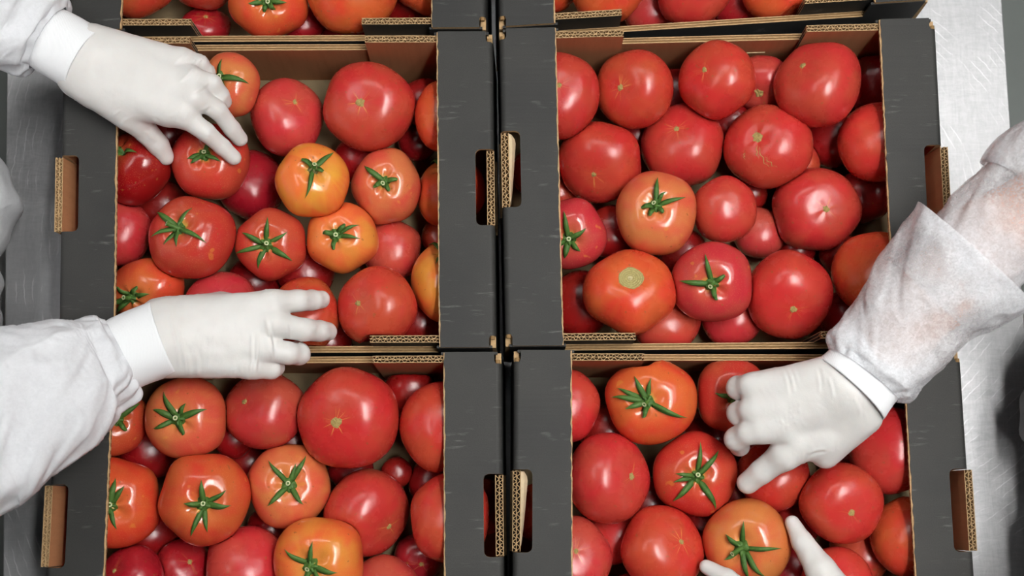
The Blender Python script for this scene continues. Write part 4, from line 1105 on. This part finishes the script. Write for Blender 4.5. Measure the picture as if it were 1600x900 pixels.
def catmull(P, n):
    P = np.asarray(P, float); Q = np.vstack([2*P[0]-P[1], P, 2*P[-1]-P[-2]]); out = []
    m = len(P)-1
    for k in range(n+1):
        t = k/n*m; i = min(int(t), m-1); u = t-i; a, b, c, d = Q[i:i+4]
        out.append(0.5*((2*b)+(c-a)*u+(2*a-5*b+4*c-d)*u*u+(3*b-a-3*c+d)*u**3))
    return np.array(out)
def tube(name, stations, mat, parent, n=70, m=72, fold=0.004, seed=0, thick=0.0008, gather=None, ffreq=1.0, skew=(0, 0)):
    """Cloth tube along stations (point, half width, half height); long creases run along and across it."""
    P = np.array([list(P3(s[0]))+[s[1], s[2]] for s in stations]); C = catmull(P, n)
    pos, hw, hv_ = C[:, :3], C[:, 3], C[:, 4]
    T = np.gradient(pos, axis=0); T /= np.linalg.norm(T, axis=1)[:, None]
    V = []; seg = np.r_[0, np.cumsum(np.linalg.norm(np.diff(pos, axis=0), axis=1))]
    for i in range(n+1):
        up = np.array([0, 0, 1.0]); sd = np.cross(T[i], up); sd /= np.linalg.norm(sd)+1e-9; u2 = np.cross(sd, T[i])
        f_end = min(1, 10*i/n)*min(1, 12*(n-i)/n+0.3)
        k0 = skew[0]*max(0, 1-i/10)+skew[1]*max(0, 1-(n-i)/10)
        for j in range(m):
            a = 2*math.pi*j/m; ca, sa = math.cos(a), math.sin(a)
            x, y = ca*hw[i], sa*hv_[i]
            l = seg[i]
            q = (l*14*ffreq+1.2*ca, ca*1.1*ffreq+seed, sa*1.1*ffreq+l*9)
            n1 = mnoise.noise(q); n2 = mnoise.noise((q[0]*2.3+n1*2.0, q[1]*2.1+5, q[2]*2.3)); n3 = mnoise.noise((l*60+seed, ca*5+n2, sa*5))
            d = fold*(1.0*n1+0.45*n2+0.16*max(0.0, 1-7*abs(n1))+0.14*max(0.0, 1-8*abs(n2))+0.04*n3)*f_end
            if gather: d += gather[0]*math.sin(a*gather[1]+3*n1+seed)*math.exp(-((i*70/n-gather[2])/gather[3])**2)
            rr = 1+d/max(hw[i], 1e-3)
            V.append(pos[i]+sd*x*rr+u2*y*rr+T[i]*k0*ca)
    F = [(i*m+j, i*m+(j+1) % m, (i+1)*m+(j+1) % m, (i+1)*m+j) for i in range(n) for j in range(m)]
    o = solid(name, np.array(V), np.array(F), mat, parent)
    if thick:
        so = o.modifiers.new('cloth', 'SOLIDIFY'); so.thickness = thick; so.offset = 0
    return o

def make_person(sx, cy, label, hands, arms, seed):
    """sx = -1 for the worker on the left, +1 on the right."""
    root = tag(empty('person', (sx*0.78, cy, 0.0)), label, 'person', 'gowned workers at the table')
    f = np.array([-sx, 0, 0.0]); X = lambda d, y, z: np.array([sx*d, cy+y, z])
    tl, tr_ = (0.17, -0.17)
    # the body: one continuous skin surface (head, neck, trunk, arms, legs)
    bodypts = [X(.96, -.3, 0.06), X(.5, .3, 1.78)]+[p for a in arms for p in (a[0], a[1], a[3], a[4])]
    fb = Field(bodypts, 0.0085, 0.07)
    head = X(.665, 0, 1.60); fw = np.array([-sx*.80, 0, -.60]); up = np.array([-sx*.60, 0, .80]); sd = np.array([0, 1.0, 0])
    d = fb.ell(head+up*.02, [fw, up, sd], [.098, .105, .078])
    d = smin(d, fb.cap(head-up*.03+fw*.02, head-up*.085+fw*.055, .062, .036), .03)
    d = smin(d, fb.cap(head+fw*.088+up*.005, head+fw*.108-up*.028, .010, .014), .012)
    for s in (-1, 1):
        d = smin(d, fb.ell(head+sd*s*.080-up*.005, [fw, up, sd], [.022, .033, .012]), .01)
        d = smin(d, fb.cap(head+fw*.082+up*.028+sd*s*.015, head+fw*.078+up*.028+sd*s*.045, .012, .010), .012)
    d = smin(d, fb.cap(head+fw*.082-up*.055+sd*-.018, head+fw*.082-up*.055+sd*.018, .011, .011), .01)
    d = smin(d, fb.cap(head-up*.05-fw*.02, X(.745, 0, 1.40), .054, .060), .03)
    for a, b, ra, rb in ((X(.735, -.10, 1.36), X(.735, .10, 1.36), .060, .060), (X(.74, 0, 1.32), X(.80, 0, 1.00), .085, .085),
                         (X(.75, -.07, 1.25), X(.81, -.06, .98), .075, .08), (X(.75, .07, 1.25), X(.81, .06, .98), .075, .08), (X(.83, -.07, .93), X(.83, .07, .93), .09, .09)):
        d = smin(d, fb.cap(a, b, ra, rb), .05)
    for s in (-1, 1):
        d = smin(d, fb.chain([(X(.83, s*.09, .90), .080), (X(.825, s*.10, .50), .056), (X(.84, s*.10, .10), .040), (X(.76, s*.10, .075), .034)], .03), .04)
    for (sh_, el, mids, wr, pl) in arms:
        d = smin(d, fb.chain([(sh_, .042), (el, .036), *mids, (wr, .022), (pl, .014)], .02), .035)
    V, Fc = fb.mesh(d); V = relax(V, Fc, 2); body = solid('body', V, Fc, M['skin'], root)
    for s in (-1, 1):
        for nm, r_, mt, o_ in (('eye', .013, 'eye', .083), ('iris', .0062, 'iris', .0915)):
            c = head+fw*o_+up*.012+sd*s*.032; v, fc = [], []
            for i in range(9):
                for j in range(12):
                    a, b = math.pi*i/8, 2*math.pi*j/12; v.append(c+r_*np.array([math.sin(a)*math.cos(b), math.sin(a)*math.sin(b), math.cos(a)]))
            fc = [(i*12+j, i*12+(j+1) % 12, (i+1)*12+(j+1) % 12, (i+1)*12+j) for i in range(8) for j in range(12)]
            solid(nm, np.array(v), np.array(fc), M[mt], body)
    # cap and mask
    fh = Field([head-.16, head+.16], 0.006, 0.02)
    cap_ = fh.ell(head+up*.035-fw*.018, [fw, up, sd], [.108, .112, .096]); pl_ = -((fh.X-head[0])*(up[0]*.85-fw[0]*.5)+(fh.Y-head[1])*0+(fh.Z-head[2])*(up[2]*.85-fw[2]*.5))+.030
    V, Fc = fh.mesh(np.maximum(cap_, pl_)); solid('cap', V, Fc, M['cap'], root)
    mk = fh.ell(head+fw*.045-up*.045, [fw, up, sd], [.078, .060, .068]); pl_ = -((fh.X-head[0])*fw[0]+(fh.Z-head[2])*fw[2])+.035
    V, Fc = fh.mesh(np.maximum(mk, pl_)); solid('mask', V, Fc, M['mask'], root)
    # gown: loose, belly against the table edge
    fg = Field([X(.95, -.3, .45), X(.55, .3, 1.45)], 0.0085, 0.05)
    g = None
    for a, b, ra, rb in ((X(.735, -.13, 1.365), X(.735, .13, 1.365), .098, .098), (X(.735, -.04, 1.385), X(.735, .04, 1.385), .095, .095), (X(.745, -.07, 1.25), X(.706, -.085, 1.005), .125, .118), (X(.745, .07, 1.25), X(.706, .085, 1.005), .125, .118),
                         (X(.706, -.085, 1.005), X(.86, -.10, .88), .118, .120), (X(.706, .085, 1.005), X(.86, .10, .88), .118, .120),
                         (X(.86, -.10, .88), X(.84, -.12, .50), .120, .150), (X(.86, .10, .88), X(.84, .12, .50), .120, .150), (X(.79, 0, 1.2), X(.83, 0, .55), .13, .16)):
        c = fg.cap(a, b, ra, rb); g = c if g is None else smin(g, c, .05)
    wav = 0.006*np.sin(fg.Y*62+3*np.sin(fg.Z*7+seed)+seed)*np.clip((1.32-fg.Z)*3, 0, 1)+0.004*np.sin(fg.Y*140+fg.Z*25+4*np.sin(fg.Z*11))
    g = np.maximum(g+wav*0.8, 0.50-fg.Z)
    V, Fc = fg.mesh(g); V = relax(V, Fc, 1)
    eg = np.array([abs(edge_x(T0[0], T0[1], y)) if sx < 0 else 0.6205 for y in V[:, 1]])+0.003   # the cloth stops at the table edge
    m_ = (V[:, 2] > .843) & (V[:, 2] < .9085) & (V[:, 0]*sx < eg); V[m_, 0] = sx*eg[m_]
    gown = solid('gown', V, Fc, M['gown'], root)
    ft = Field([X(.9, -.22, .10), X(.7, .22, .60)], 0.009, 0.05)
    for s in (-1, 1):
        t = np.maximum(ft.chain([(X(.83, s*.095, .62), .105), (X(.825, s*.105, .45), .082), (X(.84, s*.105, .10), .070)], .03), .10-ft.Z)
        V, Fc = ft.mesh(t); solid('trouser_leg', V, Fc, M['trouser'], root)
        bt = np.maximum(smin(ft.chain([(X(.84, s*.105, .22), .058), (X(.84, s*.105, .06), .055)], .02), ft.chain([(X(.84, s*.105, .04), .05), (X(.70, s*.105, .035), .042)], .02), .03), 0.004-ft.Z)
        V, Fc = ft.mesh(bt); solid('boot', V, Fc, M['boot'], root)
    for k, hk in enumerate(hands): build_glove(HANDS[hk], root, seed+k)
    return root, gown

# left worker
A_el, A_sh = pix(-190, -85, .15), np.array([-.74, .20, 1.38])
B_el, B_sh = pix(-140, 712, .15), np.array([-.74, -.16, 1.38])
pL, gL = make_person(-1, 0.02, 'person in a white gown and white gloves, both hands over the left boxes', ('A', 'B'),
    [(A_sh, A_el, [(pix(66, 53, .040), .020)], pix(133, 93, .037), pix(190, 110, .036)), (B_sh, B_el, [(pix(186, 555, .051), .026)], pix(255, 528, .045), pix(320, 528, .042))], 1)
tube('cuff', [((58, 50, .040), .034, .029), ((82, 64, .039), .037, .030), ((110, 80, .038), .0375, .0305), ((136, 95, .037), .0385, .0315)], M['cuff'], pL, n=26, m=64, fold=0.0012, seed=3, thick=0.0016)
tube('sleeve', [((76, 60, .040), .0385, .033), ((62, 52, .042), .052, .044), ((15, 26, .052), .058, .050), ((-60, -15, .08), .062, .056), ((-190, -85, .15), .068, .062), ((-.70, .29, 1.31), .074, .07), ((-.745, .19, 1.385), .080, .08)],
     M['gown'], gL, n=170, m=110, fold=0.0090, seed=5, gather=(0.0028, 11, 5, 5))
tube('cuff', [((170, 560, .052), .034, .030), ((190, 553, .050), .0385, .032), ((222, 541, .048), .0395, .033), ((257, 528, .046), .0405, .034)], M['cuff'], pL, n=26, m=64, fold=0.0014, seed=9, thick=0.0016)
tube('sleeve', [((192, 552, .050), .0385, .034), ((178, 559, .052), .050, .042), ((140, 575, .058), .058, .050), ((60, 620, .085), .078, .064), ((-40, 668, .115), .090, .070), ((-140, 712, .15), .085, .07), ((-.66, -.18, 1.30), .080, .074), ((-.745, -.15, 1.385), .082, .08)],
     M['gown'], gL, n=190, m=120, fold=0.0115, seed=12, gather=(0.0025, 10, 5, 5))
# right worker
C_el, C_sh = pix(1690, 275, .16), np.array([.75, -.04, 1.38])
D_el, D_sh = pix(1690, 1055, .15), np.array([.75, -.37, 1.38])
pR, gR = make_person(1, -0.21, 'person in a thin white gown and oversleeve, both gloved hands in the front right box', ('C', 'D'),
    [(C_sh, C_el, [(pix(1545, 376, .116), .040), (pix(1480, 442, .097), .038), (pix(1400, 526, .073), .032)], pix(1329, 608, .058), pix(1285, 625, .052)), (D_sh, D_el, [(pix(1450, 1061, .051), .026)], pix(1390, 1055, .042), pix(1330, 1040, .036))], 4)
tube('cuff', [((1385, 545, .064), .035, .031), ((1362, 571, .061), .041, .033), ((1345, 590, .059), .0425, .034), ((1328, 608, .058), .0445, .035)], M['cuff'], pR, n=26, m=64, fold=0.0016, seed=15, thick=0.0016)
tube('oversleeve', [((1349, 586, .061), .044, .036), ((1360, 572, .062), .053, .043), ((1378, 550, .065), .052, .042), ((1408, 515, .072), .056, .046), ((1450, 466, .085), .063, .051), ((1490, 428, .098), .070, .056), ((1524, 394, .108), .077, .060)],
     M['gown_thin'], pR, n=130, m=120, fold=0.0065, seed=21, gather=(0.0026, 12, 5, 5), skew=(0, 0))
tube('sleeve', [((1455, 462, .088), .048, .042), ((1500, 420, .102), .050, .046), ((1560, 360, .122), .056, .052), ((1620, 315, .140), .066, .060), ((1690, 275, .165), .070, .064), ((.70, .03, 1.33), .078, .072), ((.755, -.06, 1.385), .082, .08)],
     M['gown_thin'], gR, n=140, m=110, fold=0.0060, seed=25)
tube('cuff', [((1470, 1062, .052), .036, .030), ((1395, 1056, .043), .039, .031)], M['cuff'], pR, n=16, m=48, fold=0.0012, seed=31, thick=0.0016)
tube('sleeve', [((1440, 1060, .050), .042, .036), ((1480, 1062, .060), .056, .046), ((1690, 1055, .15), .075, .066), ((.70, -.39, 1.31), .078, .07), ((.755, -.35, 1.385), .082, .08)], M['gown_thin'], gR, n=80, m=48, fold=0.0065, seed=35, gather=(0.0028, 11, 5, 5))
